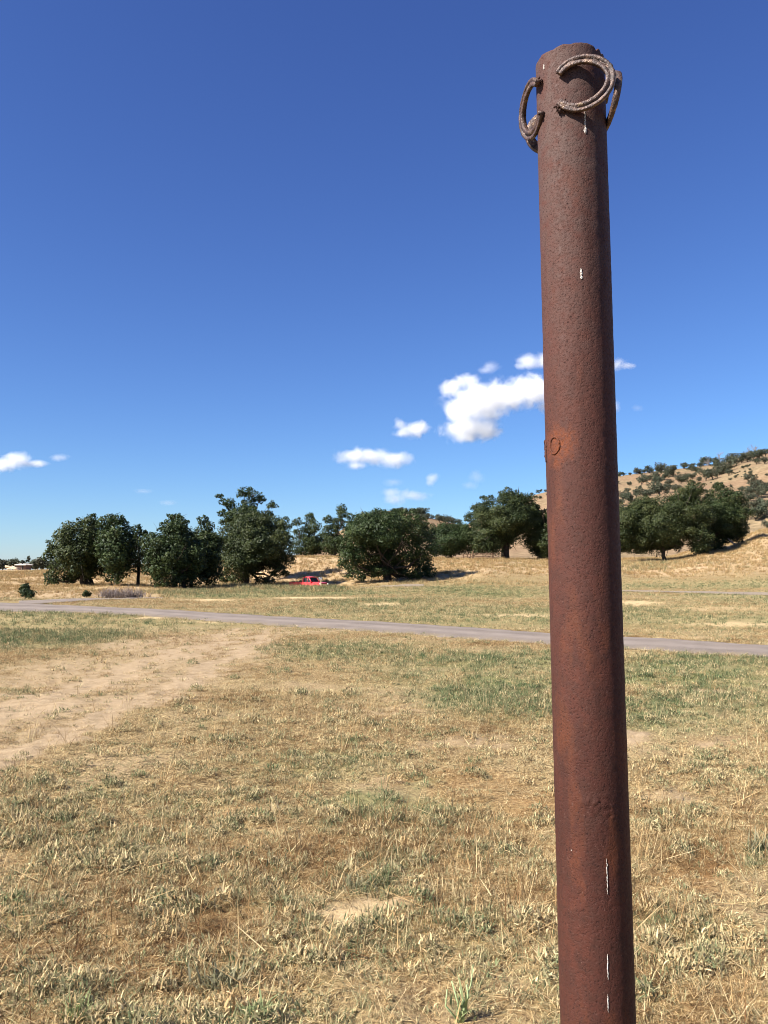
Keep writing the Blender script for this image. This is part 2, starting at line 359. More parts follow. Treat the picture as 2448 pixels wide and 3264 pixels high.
def strip(name, S, lift, label, crown=0.0, mat=None, nx=420, nv=13):
    o = np.argsort(S[:, 0, 0]); n = S[o, 0]; f = S[o, 1]
    t = np.linspace(0, 1, nx); T = np.linspace(0, 1, len(n))
    A = np.stack([np.interp(t, T, n[:, k]) for k in (0, 1)], -1); B = np.stack([np.interp(t, T, f[:, k]) for k in (0, 1)], -1)
    for _ in range(6):
        A[1:-1] = (A[:-2] + 2 * A[1:-1] + A[2:]) / 4; B[1:-1] = (B[:-2] + 2 * B[1:-1] + B[2:]) / 4
    v = np.linspace(0, 1, nv)[None, :, None]
    jA = (fbm(A[:, 0] * 1.3, A[:, 1], 9, 3) - .5) * .5; jB = (fbm(B[:, 0] * 1.3, B[:, 1], 19, 3) - .5) * .5
    D = B - A; L = np.linalg.norm(D, axis=1)
    P = (A + D * (jA / L)[:, None])[:, None] * (1 - v) + (B + D * (jB / L)[:, None])[:, None] * v
    x = P[..., 0].ravel(); y = P[..., 1].ravel()
    vv = np.broadcast_to(v[..., 0], P.shape[:2]).ravel()
    z = ground_z(x, y) + lift + crown * np.sin(vv * math.pi) - .03 * (np.abs(vv - .5) > .49)
    idx = np.arange(nx * nv).reshape(nx, nv)
    fc = np.stack([idx[:-1, :-1], idx[1:, :-1], idx[1:, 1:], idx[:-1, 1:]], -1).reshape(-1, 4)
    me = mesh_np(name, np.stack([x, y, z], -1), fc, mat or M_GRAVEL, True); fattr(me, 'v', vv)
    obj(name, me, label=label, kind='structure')
strip('gravel_road', ROADW, .035, 'grey gravel road crossing the meadow', .05)
strip('track', TRACKW, .05, 'faint gravel track forking off the road towards the oaks')
strip('path', PATHW, .06, 'thin pale path across the far meadow right of the post', mat=M_PALE)
strip('path', PATHL, .06, 'short pale path in the shade of the round oak', mat=M_PALE)

def build_hill(h, nu=330, ny=190):
    c = np.array(h['crest'], float)
    us = (np.linspace(c[0, 0], c[-1, 0], nu) - 1224) / F; ys = np.linspace(h['y0'] - 20, h['yc'] * 1.35, ny)
    Yg, Ug = np.meshgrid(ys, us, indexing='ij'); x = (Ug * Yg).ravel(); y = Yg.ravel()
    idx = np.arange(ny * nu).reshape(ny, nu)
    f = np.stack([idx[:-1, :-1], idx[:-1, 1:], idx[1:, 1:], idx[1:, :-1]], -1).reshape(-1, 4)
    return mesh_np('hill', np.stack([x, y, hill_z(h, x, y)], -1), f, M_HILL, True)
obj('hill', build_hill(HILLS[0]), label='tall tan dry hillside dotted with oaks behind the post', kind='structure')
obj('hill', build_hill(HILLS[1]), label='distant dry hilltop peeping over the round oak', kind='structure')

# ------------------------------------------------------------------ trees
def make_leaf_mat(name, dark, mid, light):
    t = NT(name); a = t.attr('tint'); rnd = t.n('ObjectInfo').outputs['Random']
    c = t.ramp(a, [(.0, dark), (.5, mid), (1., light)])
    c = t.mix(t.math('MULTIPLY', rnd, .5), c, t.ramp(a, [(0, (dark[0] * 1.5, dark[1] * 1.0, dark[2])), (.5, (mid[0] * 1.45, mid[1] * .98, mid[2] * .95)), (1, (light[0] * 1.35, light[1] * .98, light[2]))]))
    d = t.n('BsdfPrincipled', Base_Color=c, Roughness=.55); d.inputs['Specular IOR Level'].default_value = .25
    tr = t.n('BsdfTranslucent', Color=t.mix(.5, c, light)); mx = t.n('MixShader', _0=.22); t.put(mx.inputs[1], d); t.put(mx.inputs[2], tr)
    t.t.links.new(mx.outputs[0], t.out.inputs[0]); return t.m
M_LEAF = make_leaf_mat('oak_leaf', (.015, .030, .009), (.034, .055, .016), (.072, .094, .030))
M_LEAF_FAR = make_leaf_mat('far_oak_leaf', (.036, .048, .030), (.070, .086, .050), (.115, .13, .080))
M_LEAF_GREY = make_leaf_mat('dry_brush_leaf', (.15, .13, .10), (.24, .20, .16), (.33, .28, .22))
M_BARK = simple('oak_bark', (.060, .048, .038), .95, .1, .4, 3)
M_DEAD = simple('grey_dead_wood', (.22, .20, .19), .95, .1, .3, 3)

def leaves(C, N, size, g, tint):
    """square leaf sprays centred on C with normals N"""
    n = len(C)
    N = N + g.normal(0, .55, (n, 3)); N /= np.linalg.norm(N, axis=1)[:, None] + 1e-9
    A = np.cross(N, g.normal(0, 1, (n, 3))); A /= np.linalg.norm(A, axis=1)[:, None] + 1e-9
    B = np.cross(N, A); s = size * g.uniform(.6, 1.35, n)[:, None]; w = g.uniform(.5, .9, n)[:, None]
    V = np.stack([C - A * s * .5, C + B * s * w * .5 + N * s * .12, C + A * s * .5, C - B * s * w * .5 + N * s * .12], 1).reshape(-1, 3)
    f = np.arange(4 * n).reshape(n, 4)
    return V, f, np.clip(tint + g.normal(0, .22, n), 0, 1)
def crown_mesh(name, lobes, leaf, g, mat, dens=1.0, sub=7, floor=None):
    """lobes: (centre, radii). Clumps sit unevenly on each lobe, leaf sprays on each clump"""
    Cs, Ns, Ts = [], [], []
    for c, r in lobes:
        c = np.array(c); r = np.array(r, float); rm = float(np.mean(r))
        k = max(5, int(sub * (rm / leaf / 6) ** .8))
        d = g.normal(0, 1, (k, 3)); d /= np.linalg.norm(d, axis=1)[:, None]
        cl = c + d * r * g.uniform(.70, 1.02, (k, 1)); cr = rm * g.uniform(.18, .40, k)
        m = int(dens * 20 * (rm / leaf) ** 2) + 6
        e = g.normal(0, 1, (m, 3)); e /= np.linalg.norm(e, axis=1)[:, None]; P = c + e * r * g.uniform(.35, 1.0, (m, 1)) ** .5 * .93
        P += (vnoise(e[:, 0] * 3 + c[0], e[:, 2] * 3 + e[:, 1] * 2, 5)[:, None] - .6) * e * r * .45
        Cs.append(P); Ns.append(e + [0, 0, .25]); Ts.append(.15 + .6 * vnoise(P[:, 0] * 1.1, P[:, 2] * 1.1 + P[:, 1], 3))
        for q, rr in zip(cl, cr):
            m = int(dens * 18 * (rr / leaf) ** 2) + 4
            e = g.normal(0, 1, (m, 3)); e /= np.linalg.norm(e, axis=1)[:, None]; e[:, 2] = np.where(e[:, 2] < -.3, e[:, 2] * g.choice([1, -.6], m), e[:, 2])
            rad = rr * g.uniform(.55, 1.12, (m, 1)) ** .8
            P = q + e * rad * [1, 1, .82]
            Cs.append(P); Ns.append(e * .7 + (P - c) / (r * 1.2) * .4 + [0, 0, .25]); Ts.append(np.full(m, g.uniform(.15, .8)))
    C = np.vstack(Cs); N = np.vstack(Ns); T = np.concatenate(Ts)
    if floor is not None: ok = C[:, 2] > floor; C, N, T = C[ok], N[ok], T[ok]
    V, f, t = leaves(C, N, leaf, g, T)
    me = mesh_np(name, V, f, mat); fattr(me, 'tint', t, 'FACE'); return me
def limb_path(a, b, g, n=5, wob=.12):
    a = np.array(a, float); b = np.array(b, float); L = np.linalg.norm(b - a)
    P = [a + (b - a) * t + g.normal(0, wob * L / n, 3) * (0 < t < 1) + np.array([0, 0, -.10 * L * math.sin(t * math.pi)]) for t in np.linspace(0, 1, n)]
    return P
def trunk_mesh(bases, lobes, r0, g, mat=None, split=.45):
    mb = MB()
    for b in bases:
        b = np.array(b, float); cz = np.mean([l[0] for l in lobes], axis=0)
        top = b + (cz - b) * [.35, .35, split]
        P = limb_path(b - [0, 0, .3], top, g, 5, .10); mb.tube(P, [r0 * 1.45, r0 * 1.0, r0 * .9, r0 * .8, r0 * .65], 9)
        for c, r in lobes:
            if g.random() < 1.0 / len(bases) + .25:
                st = P[3] + (P[4] - P[3]) * g.uniform(0, 1); e = np.array(c) + g.normal(0, .15, 3) * r
                Q = limb_path(st, e, g, 5, .2); k = r0 * g.uniform(.35, .55); mb.tube(Q, [k, k * .8, k * .6, k * .4, k * .15], 6)
                for _ in range(3):
                    i = g.integers(2, 5); e2 = Q[i] + g.normal(0, .7, 3) * r; mb.tube(limb_path(Q[i], e2, g, 4, .2), [k * .35, k * .25, k * .15, k * .05], 5)
    return mb.mesh('trunk', mat or M_BARK, True)
def tree(name, label, Y, bases, lobes, seed, leaf=.225, r0=None, cat='tree', group=None, mat=None, dens=1.0, split=.5, depth=.55):
    """bases: photo columns of the stems; lobes: (x, y, rx, ry) in photo pixels at distance Y, turned into metres there"""
    g = np.random.default_rng(seed); k = Y / F
    B = [drop(p, Y + (i * .9 if i else 0)) for i, p in enumerate(bases)]
    root = bpy.data.objects.new(name, None); COL.objects.link(root); root.location = B[0]; root.empty_display_size = .5
    tag(root, label, cat, group)
    L = []
    for (x, y, rx, ry) in lobes:
        c = at(x, y, Y) - B[0]; c[1] += g.uniform(-1, 1) * depth * max(l[2] for l in lobes) * k
        L.append((c, np.array([rx, (rx + ry) * .5, ry]) * k))
    # rear and front lobes give the crown its depth
    big = max(lobes, key=lambda l: l[2] * l[3]); c = at(big[0], big[1], Y) - B[0]
    for s in (-1, 1): L.append((c + [g.uniform(-.3, .3) * big[2] * k, s * big[2] * k * .6, g.uniform(-.2, .1) * big[3] * k], np.array([big[2] * .75, big[2] * .6, big[3] * .75]) * k))
    H = max(l[0][2] + l[1][2] for l in L)
    obj('trunk', trunk_mesh([b - B[0] for b in B], L, r0 or H * .032, g, split=split), root)
    obj('crown', crown_mesh('crown', L, leaf, g, mat or M_LEAF, dens), root)
    return root

tree('oak_tree', 'leftmost large oak with several dark stems and ragged pale lower-left twigs', 92, [268, 285, 300],
     [(200, 1740, 48, 40), (185, 1715, 30, 18), (225, 1700, 30, 25), (262, 1675, 34, 36), (300, 1660, 26, 24), (250, 1760, 70, 50), (300, 1735, 60, 60), (220, 1800, 60, 40), (290, 1810, 60, 42), (182, 1838, 28, 24), (168, 1852, 20, 14), (215, 1845, 34, 18), (160, 1770, 20, 25), (345, 1790, 35, 50), (268, 1755, 92, 80)], 1)
tree('oak_tree', 'tall dull olive oak between leftmost oak and slim leaning oak', 90, [372],
     [(345, 1665, 34, 28), (375, 1660, 28, 26), (390, 1700, 36, 40), (360, 1720, 45, 50), (385, 1780, 50, 50), (350, 1830, 34, 30), (400, 1810, 35, 45), (380, 1750, 66, 84)], 2)
tree('slim_oak_tree', 'slim oak with bare leaning stem showing under its crown', 96, [442],
     [(440, 1690, 22, 20), (462, 1700, 16, 12), (430, 1730, 28, 36), (450, 1770, 26, 34), (440, 1810, 20, 20)], 3, r0=.2)
tree('oak_tree', 'broad oak whose foliage reaches the ground, right of the slim leaning oak', 90, [560, 590],
     [(548, 1652, 28, 22), (575, 1668, 30, 26), (520, 1680, 26, 26), (500, 1730, 50, 40), (560, 1730, 66, 60), (505, 1800, 58, 48), (580, 1800, 66, 55), (540, 1850, 60, 34), (600, 1850, 45, 32), (625, 1770, 34, 50), (548, 1765, 100, 96)], 4)
tree('oak_tree', 'shadowed lower oak tucked between the ground-reaching oak and the tall-topped pair', 97, [602],
     [(645, 1660, 20, 20), (665, 1675, 18, 18), (640, 1705, 36, 30), (665, 1740, 40, 45), (640, 1800, 42, 48), (680, 1800, 36, 50), (620, 1720, 26, 30), (655, 1765, 56, 92), (675, 1840, 34, 28)], 5)
tree('tall_oak_tree', 'tallest oak with open twiggy top rising behind a rounder oak', 116, [775],
     [(697, 1580, 14, 8), (715, 1600, 20, 14), (735, 1605, 20, 22), (780, 1570, 30, 20), (805, 1580, 32, 24), (830, 1590, 16, 16), (790, 1610, 36, 20), (712, 1638, 20, 14), (735, 1645, 24, 30), (870, 1612, 20, 12), (780, 1650, 60, 40), (850, 1640, 26, 20), (720, 1665, 20, 14)], 6, dens=.9, split=.75)
tree('oak_tree', 'rounded oak with visible trunk standing just beside the red pickup', 106, [783],
     [(800, 1650, 60, 26), (860, 1665, 50, 30), (740, 1690, 55, 38), (820, 1710, 90, 60), (900, 1700, 34, 50), (720, 1760, 36, 50), (780, 1790, 80, 50), (870, 1780, 60, 45), (720, 1835, 36, 24), (760, 1845, 36, 20), (885, 1815, 40, 26), (850, 1850, 36, 16), (812, 1740, 116, 94)], 7, r0=.34)
tree('hillside_oak_tree', 'feathery oak on the bank top above the red pickup', 146, [975],
     [(948, 1665, 20, 16), (985, 1650, 20, 22), (1000, 1680, 30, 24), (970, 1700, 40, 28), (1000, 1730, 44, 34), (945, 1745, 34, 26), (990, 1758, 46, 16)], 8)
tree('hillside_oak_tree', 'narrow dark oak peeking over the left shoulder of the round oak', 140, [1066],
     [(1088, 1622, 20, 18), (1095, 1640, 22, 16), (1045, 1655, 18, 14), (1075, 1670, 30, 28), (1050, 1700, 34, 36), (1062, 1740, 40, 34)], 9)
tree('round_oak_tree', 'big round evergreen oak, wide low dome centred in the row', 104, [1230, 1242],
     [(1225, 1700, 130, 72), (1170, 1660, 60, 34), (1240, 1650, 60, 30), (1300, 1675, 60, 44), (1130, 1720, 60, 60), (1115, 1780, 44, 46), (1180, 1780, 70, 55), (1270, 1770, 84, 60), (1350, 1740, 46, 60), (1350, 1800, 40, 44), (1140, 1825, 44, 24), (1210, 1822, 46, 18), (1310, 1828, 56, 18), (1370, 1820, 26, 26), (1165, 1650, 30, 24), (1260, 1640, 34, 22)], 10, r0=.36, split=.35)
tree('hillside_oak_tree', 'shadowed oak thicket tree between the round oak and the rail fence', 150, [1440],
     [(1420, 1690, 36, 30), (1390, 1700, 30, 30), (1450, 1700, 40, 34), (1480, 1710, 34, 34), (1430, 1745, 50, 30), (1470, 1750, 40, 24), (1400, 1745, 34, 28), (1350, 1680, 20, 20), (1435, 1718, 84, 52)], 11)
tree('oak_tree', 'grand oak with thick forked trunk left of the rusty post', 148, [1612],
     [(1530, 1625, 36, 22), (1515, 1650, 32, 30), (1555, 1600, 28, 20), (1620, 1590, 44, 28), (1655, 1600, 50, 34), (1690, 1630, 34, 36), (1600, 1650, 60, 44), (1670, 1670, 54, 40), (1540, 1700, 50, 44), (1600, 1715, 60, 36), (1530, 1745, 40, 24), (1720, 1650, 34, 36), (1610, 1655, 100, 70), (1555, 1715, 84, 50), (1690, 1650, 50, 50)], 12, r0=.75, split=.5)
tree('oak_tree', 'dense low oak half hidden by the left edge of the post', 146, [1725],
     [(1705, 1730, 40, 30), (1735, 1700, 36, 40), (1725, 1755, 44, 24), (1765, 1720, 46, 56), (1770, 1650, 40, 40), (1735, 1715, 60, 66)], 13)
tree('oak_tree', 'wide spreading oak with short brown trunk right of the post', 142, [2122],
     [(2000, 1650, 46, 44), (2040, 1620, 40, 36), (1985, 1715, 52, 46), (2070, 1640, 60, 44), (2130, 1610, 60, 40), (2190, 1580, 50, 40), (2230, 1600, 30, 50), (2150, 1680, 80, 56), (2050, 1705, 70, 50), (2020, 1745, 60, 22), (2130, 1735, 70, 24), (2210, 1720, 50, 50), (1985, 1740, 40, 26), (2085, 1680, 120, 76), (2195, 1645, 76, 74), (2005, 1680, 70, 80), (2200, 1560, 36, 26)], 14, r0=.35)
tree('tall_oak_tree', 'tall shadowed oak with broken dangling branch, at right of the spreading oak', 148, [2265, 2250],
     [(2295, 1550, 22, 18), (2275, 1570, 20, 16), (2310, 1575, 34, 28), (2335, 1590, 30, 24), (2290, 1620, 36, 44), (2345, 1630, 38, 40), (2310, 1670, 56, 44), (2360, 1680, 26, 34), (2340, 1705, 44, 18), (2270, 1710, 40, 44), (2255, 1745, 44, 22), (2368, 1722, 16, 10), (2305, 1650, 72, 84), (2275, 1690, 60, 66)], 15)
dead = MB(); g0 = np.random.default_rng(5); b0 = at(2320, 1715, 147)
for q in ((2360, 1745), (2345, 1738), (2352, 1735)): dead.tube(limb_path(b0, at(*q, 146.5), g0, 5, .1), [.10, .08, .06, .05, .02], 6)

# far tree line on the left horizon
for i, (x, yb, r, hh) in enumerate([(8, 1822, 16, 24), (40, 1818, 15, 26), (58, 1814, 10, 18), (73, 1812, 9, 16), (92, 1820, 15, 46), (112, 1821, 17, 26), (130, 1820, 17, 30), (150, 1820, 14, 20), (-22, 1822, 18, 28), (175, 1822, 16, 24)]):
    lab = ['pale edge oak cut by the left picture border', 'broad dark tree just left of the small restroom building', 'pale round tree directly behind the restroom roof, left of the black vent pipe', 'small tree behind restroom roof beside the vent pipe', 'spindly pole-topped tree right of the restroom vent pipe', 'bushy tree right of the spindly pole-topped tree', 'dark domed tree on the far skyline nearest the leftmost oak', 'low skyline tree partly covered by the leftmost oak', 'far skyline tree beyond the picture edge', 'far skyline tree behind the leftmost oak crown'][i]
    if x < -10: continue
    yb -= 5; hh *= 1.25
    lob = [(x, yb - hh * .62, r * 1.2, hh * .5), (x - r * .5, yb - hh * .4, r * .6, hh * .3), (x + r * .4, yb - hh * .35, r * .7, hh * .32)]
    if hh > 40: lob = [(x, yb - 12, r, 11), (x - 1, yb - 30, 3, 8), (x + 1, yb - 38, 3.5, 7), (x - 4, yb - 27, 3, 5)]
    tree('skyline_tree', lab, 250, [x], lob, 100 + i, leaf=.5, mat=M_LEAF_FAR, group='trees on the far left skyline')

# oaks dotted over the hills: five shapes, copied
def hill_variant(seed):
    g = np.random.default_rng(seed); L = []
    for _ in range(g.integers(4, 9)):
        a = g.uniform(0, 6.28); q = g.uniform(.2, .8)
        L.append((np.array([math.cos(a) * q, math.sin(a) * q, g.uniform(.5, 1.2)]), np.array([.44, .44, .38]) * g.uniform(.7, 1.15)))
    L.append((np.array([0, 0, .8]), np.array([.6, .6, .5])))
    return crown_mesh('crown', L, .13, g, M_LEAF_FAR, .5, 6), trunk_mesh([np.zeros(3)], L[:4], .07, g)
HV = [hill_variant(300 + i) for i in range(10)]
def hill_tree(name, h, px, py, r, label, group, i):
    P = surf_hit(px, py, h['y0'], h['yc'] * 1.02, lambda x, y: hill_z(h, x, y), 1500)
    if P is None: x, y = (px - 1224) / F * h['yc'], h['yc'] * .985; P = np.array([x, y, float(hill_z(h, np.array([x]), np.array([y]))[0])])
    s = r / F * P[1]; root = bpy.data.objects.new(name, None); COL.objects.link(root)
    root.location = P - [0, 0, .1]; root.rotation_euler.z = random.uniform(0, 6.28); root.scale = (s * random.uniform(.9, 1.15), s * random.uniform(.9, 1.15), s * random.uniform(.8, 1.15))
    tag(root, label, 'tree', group)
    c, t = HV[(i * 7 + i // 3) % len(HV)]; obj('trunk', t, root); obj('crown', c, root)
ZR = [(205,340,26),(245,310,15),(300,310,15),(375,315,30),(440,292,20),(490,292,32),(560,285,28),(605,285,40),(670,260,18),(720,260,20),(815,262,26),(850,285,26),(895,258,24),(970,258,24),(1040,255,35),(1090,252,36),(1170,300,40),(1215,320,45),(1262,325,48),(1305,275,50),(1345,240,38),(1400,232,42),(1460,218,36),(1520,198,40),(1580,190,38),(1640,165,36),(1630,240,36),(1545,243,24),
      (200,435,22),(325,448,16),(440,445,42),(420,492,22),(515,400,30),(575,405,36),(660,395,30),(735,365,36),(690,350,26),(960,330,36),(925,310,24),(850,415,26),(930,385,32),(990,420,26),(1060,405,42),(1130,390,46),(1190,350,40),(1280,352,30),(1345,378,12),(295,515,24),(265,590,34),(225,650,30),(330,615,36),(390,560,34),(455,570,46),(520,545,30),(610,550,50),(690,520,42),(760,505,42),(600,445,32),(700,450,34),(820,430,40),(1405,505,22),(1500,445,40),(1560,490,46),(1620,540,50),(1495,560,52),(1560,570,46),(1640,500,40),(1470,600,40),(1535,790,60),(1600,740,56),(1650,880,40),(1600,640,40),(1500,690,45),(220,725,26),(250,700,22)]
for i, (a, b, r) in enumerate(ZR):
    if i < 16: lab, grp = 'small oak standing on the skyline crest just right of the post', 'oaks along the hill crest'
    elif i < 28: lab, grp = 'oak in the ridge thicket on the upper right hilltop', 'oaks in the ridge thicket'
    elif a > 1380: lab, grp = 'oak on the near hillside at the right picture border', 'oaks low on the hillside at the right border'
    elif b < 460: lab, grp = 'small oak dotted on the upper open slope right of the post', 'oaks dotted on the upper slope'
    else: lab, grp = 'oak on the lower slope behind the wide spreading oak', 'oaks on the lower slope'
    hill_tree('hillside_oak', HILLS[0], 1900 + a * .3303, 1400 + b * .3303, r * .3303 * 1.75, lab, grp, i)
gs = np.random.default_rng(77)
for i in range(150):     # low scrub between the oaks: thicker along gullies and the ridge
    a, b_ = gs.uniform(180, 1659), 0
    b_ = (340 - a * .11) + abs(gs.normal(0, 1)) * 110 + (gs.uniform(0, 330) if i % 2 == 0 else 0)
    if vnoise(a / 160, b_ / 90, 8) < .36: continue
    hill_tree('hillside_scrub', HILLS[0], 1900 + a * .3303, 1400 + b_ * .3303, gs.uniform(3, 8.5), 'low scrub bush scattered between the oaks on the tan hillside', 'scrub on the right hillside', i)
for i, (a, b, r) in enumerate([(1688, 1573, 9), (1712, 1572, 11), (1733, 1566, 9), (1722, 1590, 8), (1745, 1580, 8)]):
    hill_tree('hillside_oak', HILLS[0], a, b, r, 'small oak on the hillside peeping between grand oak and post', 'oaks on the hill just left of the post', i)
ZC = [(575,258,20),(610,265,16),(545,265,18),(660,268,16),(690,268,20),(730,268,26),(765,284,20),(650,304,13),(700,306,25),(742,316,25),(690,334,25),(640,330,16),(765,345,25),(800,304,12),(835,308,16),(862,322,20),(892,334,20),(922,338,20),(952,347,18),(852,352,20),(985,348,15),(880,352,20),(910,360,22),(620,300,14),(600,285,14)]
for i, (a, b, r) in enumerate(ZC):
    hill_tree('hilltop_oak', HILLS[1], 1000 + a * .4702, 1500 + b * .4702, r * .4702 * 1.7, 'tiny oak on the distant hilltop above the round oak', 'oaks on the distant central hilltop', i)
# bare grey trees on the ridge
for i, (px, py, hpx, lab) in enumerate([(2300, 1476, 42, 'bare grey tree, left of two on the ridge crest'), (2262, 1482, 28, 'short bare grey tree on the ridge, lowest of the bare trees'), (2395, 1458, 34, 'bare grey tree leaning on the ridge near the picture edge'), (2418, 1455, 40, 'tall faint bare tree on the ridge at the right border')]):
    g = np.random.default_rng(800 + i); h = HILLS[0]; y = h['yc'] * .985; x = (px - 1224) / F * y; z = float(hill_z(h, np.array([x]), np.array([y]))[0]); k = y / F
    root = bpy.data.objects.new('bare_tree', None); COL.objects.link(root); root.location = (x, y, z - .3); tag(root, lab, 'tree', 'bare trees on the ridge')
    mb = MB(); top = np.array([0, 0, hpx * k * .7]); P = limb_path((0, 0, 0), top, g, 5, .15); mb.tube(P, [.45, .36, .3, .22, .1], 6); obj('trunk', mb.mesh('trunk', M_DEAD), root)
    mb = MB()
    for _ in range(16):
        j = g.integers(1, 5); e = P[j] + np.array([g.normal(0, .35), g.normal(0, .35), g.uniform(.2, .7)]) * hpx * k * .6
        Q = limb_path(P[j], e, g, 4, .2); mb.tube(Q, [.16, .12, .09, .05], 4)
        for _ in range(3): mb.tube([Q[2], Q[2] + np.array([g.normal(0, .4), g.normal(0, .4), g.uniform(.1, .7)]) * hpx * k * .3], [.08, .03], 4)
    obj('branch', mb.mesh('branch', M_DEAD), root)
tag(obj('fallen_branch', dead.mesh('fallen_branch', M_DEAD)), 'broken grey branch hanging below the tall shadowed oak', 'branch')

# shrubs
def shrub(name, label, px, py, w, h, seed, leaf, mat=None, dens=1.0, lob=6):
    P = on_ground(px, py); g = np.random.default_rng(seed); k = P[1] / F
    root = bpy.data.objects.new(name, None); COL.objects.link(root); root.location = P; tag(root, label, 'shrub')
    L = []
    for i in range(lob):
        a = g.uniform(0, 6.28); q = g.uniform(.1, .55) * w * .5 * k
        L.append((np.array([math.cos(a) * q * 1.2, math.sin(a) * q, g.uniform(.25, .62) * h * k]), np.array([.30 * w, .30 * w, .3 * h]) * k * g.uniform(.7, 1.1)))
    L.append((np.array([0, 0, .68 * h * k]), np.array([.2 * w, .2 * w, .26 * h]) * k))
    obj('stem', trunk_mesh([np.zeros(3)], L[:4], .03 * h * k, g), root)
    obj('foliage', crown_mesh('foliage', L, leaf, g, mat or M_LEAF, dens, floor=-.02), root)
shrub('round_shrub', 'small round green shrub alone on golden grass beside the road', 80, 1911, 60, 58, 41, .10)
shrub('low_shrub', 'tiny green shrub below the leftmost oak', 275, 1906, 26, 26, 42, .09)
# ------------------------------------------------------------------ rail fence, restroom, truck, sign post
M_WOOD = simple('weathered_brown_wood', (.13, .082, .05), .9, .15, .35, 4)
M_PALEWOOD = simple('pale_wood', (.55, .42, .26), .85, .2, .2, 5)
def build_fence():
    Y = 143.0; a = drop(1507, Y)
    root = bpy.data.objects.new('rail_fence', None); COL.objects.link(root); root.location = a
    tag(root, 'brown wooden rail fence beneath the grand oak', 'fence')
    xs = [(1507, 26, .16), (1572, 20, .11), (1540, 20, .08), (1478, 18, .10), (1490, 19, .10), (1500, 18, .09)]
    for px, h, r in xs:
        p = drop(px, Y + (0 if px > 1505 else 1.2)) - a; mb = MB(); mb.tube([p - [0, 0, .4], p + [0, 0, h * Y / F]], [r, r * .92], 8); obj('post', mb.mesh('post', M_WOOD), root)
    p0 = drop(1507, Y) - a; p1 = drop(1572, Y) - a
    for z in (.25, .52, .78, 1.02):
        mb = MB(); mb.tube([p0 + [0, -.12, z], (p0 + p1) / 2 + [0, -.12, z - .03], p1 + [0, -.12, z]], .055, 6); obj('rail', mb.mesh('rail', M_WOOD), root)
    q0 = drop(1470, Y + 1.2) - a
    for z in (.45, .85):
        mb = MB(); mb.tube([q0 + [0, -.1, z], p0 + [0, -.1, z]], .05, 6); obj('rail', mb.mesh('rail', M_WOOD), root)
build_fence()

def build_restroom():
    Y = 235.0; k = Y / F; c = drop(66, Y)
    root = bpy.data.objects.new('restroom_building', None); COL.objects.link(root); root.location = c - np.array([0, 0, .5]); root.rotation_euler.z = R(-8)
    tag(root, 'small brown restroom building with pale flat roof and black vent pipe', 'building')
    mb = MB(); mb.box((0, 1.5, .75), (2.6, 3.0, 2.3)); obj('wall', mb.mesh('wall', simple('brown_block_wall', (.20, .125, .095), .9, .1, .15, 2)), root)
    mb = MB(); mb.prism([(-1.65, 1.93), (1.65, 1.93), (1.65, 2.12), (0, 2.4), (-1.65, 2.12)], -.45, 3.4); obj('roof', mb.mesh('roof', simple('pale_roof', (.62, .57, .50), .8, .2, .1, 2)), root)
    mb = MB(); mb.tube([(.62, -.28, -.3), (.62, -.28, 3.1)], .17, 10); mb.tube([(.62, -.28, 3.1), (.62, -.28, 3.25)], .22, 10); obj('vent_pipe', mb.mesh('vent_pipe', simple('black_pipe', (.015, .014, .014), .6)), root)
    mb = MB(); mb.box((-.5, -.03, .55), (.9, .06, 1.9)); obj('door', mb.mesh('door', simple('dark_door', (.10, .06, .045), .7)), root)
build_restroom()
mb = MB(); g = np.random.default_rng(61)
c = drop(38, 225)
for i in range(7):
    a = g.normal(0, .5, 3) * [1.8, .4, .2]; mb.tube([a + [-1.2, 0, .5 + g.uniform(-.2, .5)], a + [1.1, g.uniform(-.3, .3), .35 + g.uniform(-.2, .4)]], [.26, .18], 7)
o = obj('log_pile', mb.mesh('log_pile', simple('bleached_log', (.50, .38, .26), .9, .1, .25, 2), True), label='pale bleached log pile on the bank left of the restroom building', cat='logs'); o.location = c

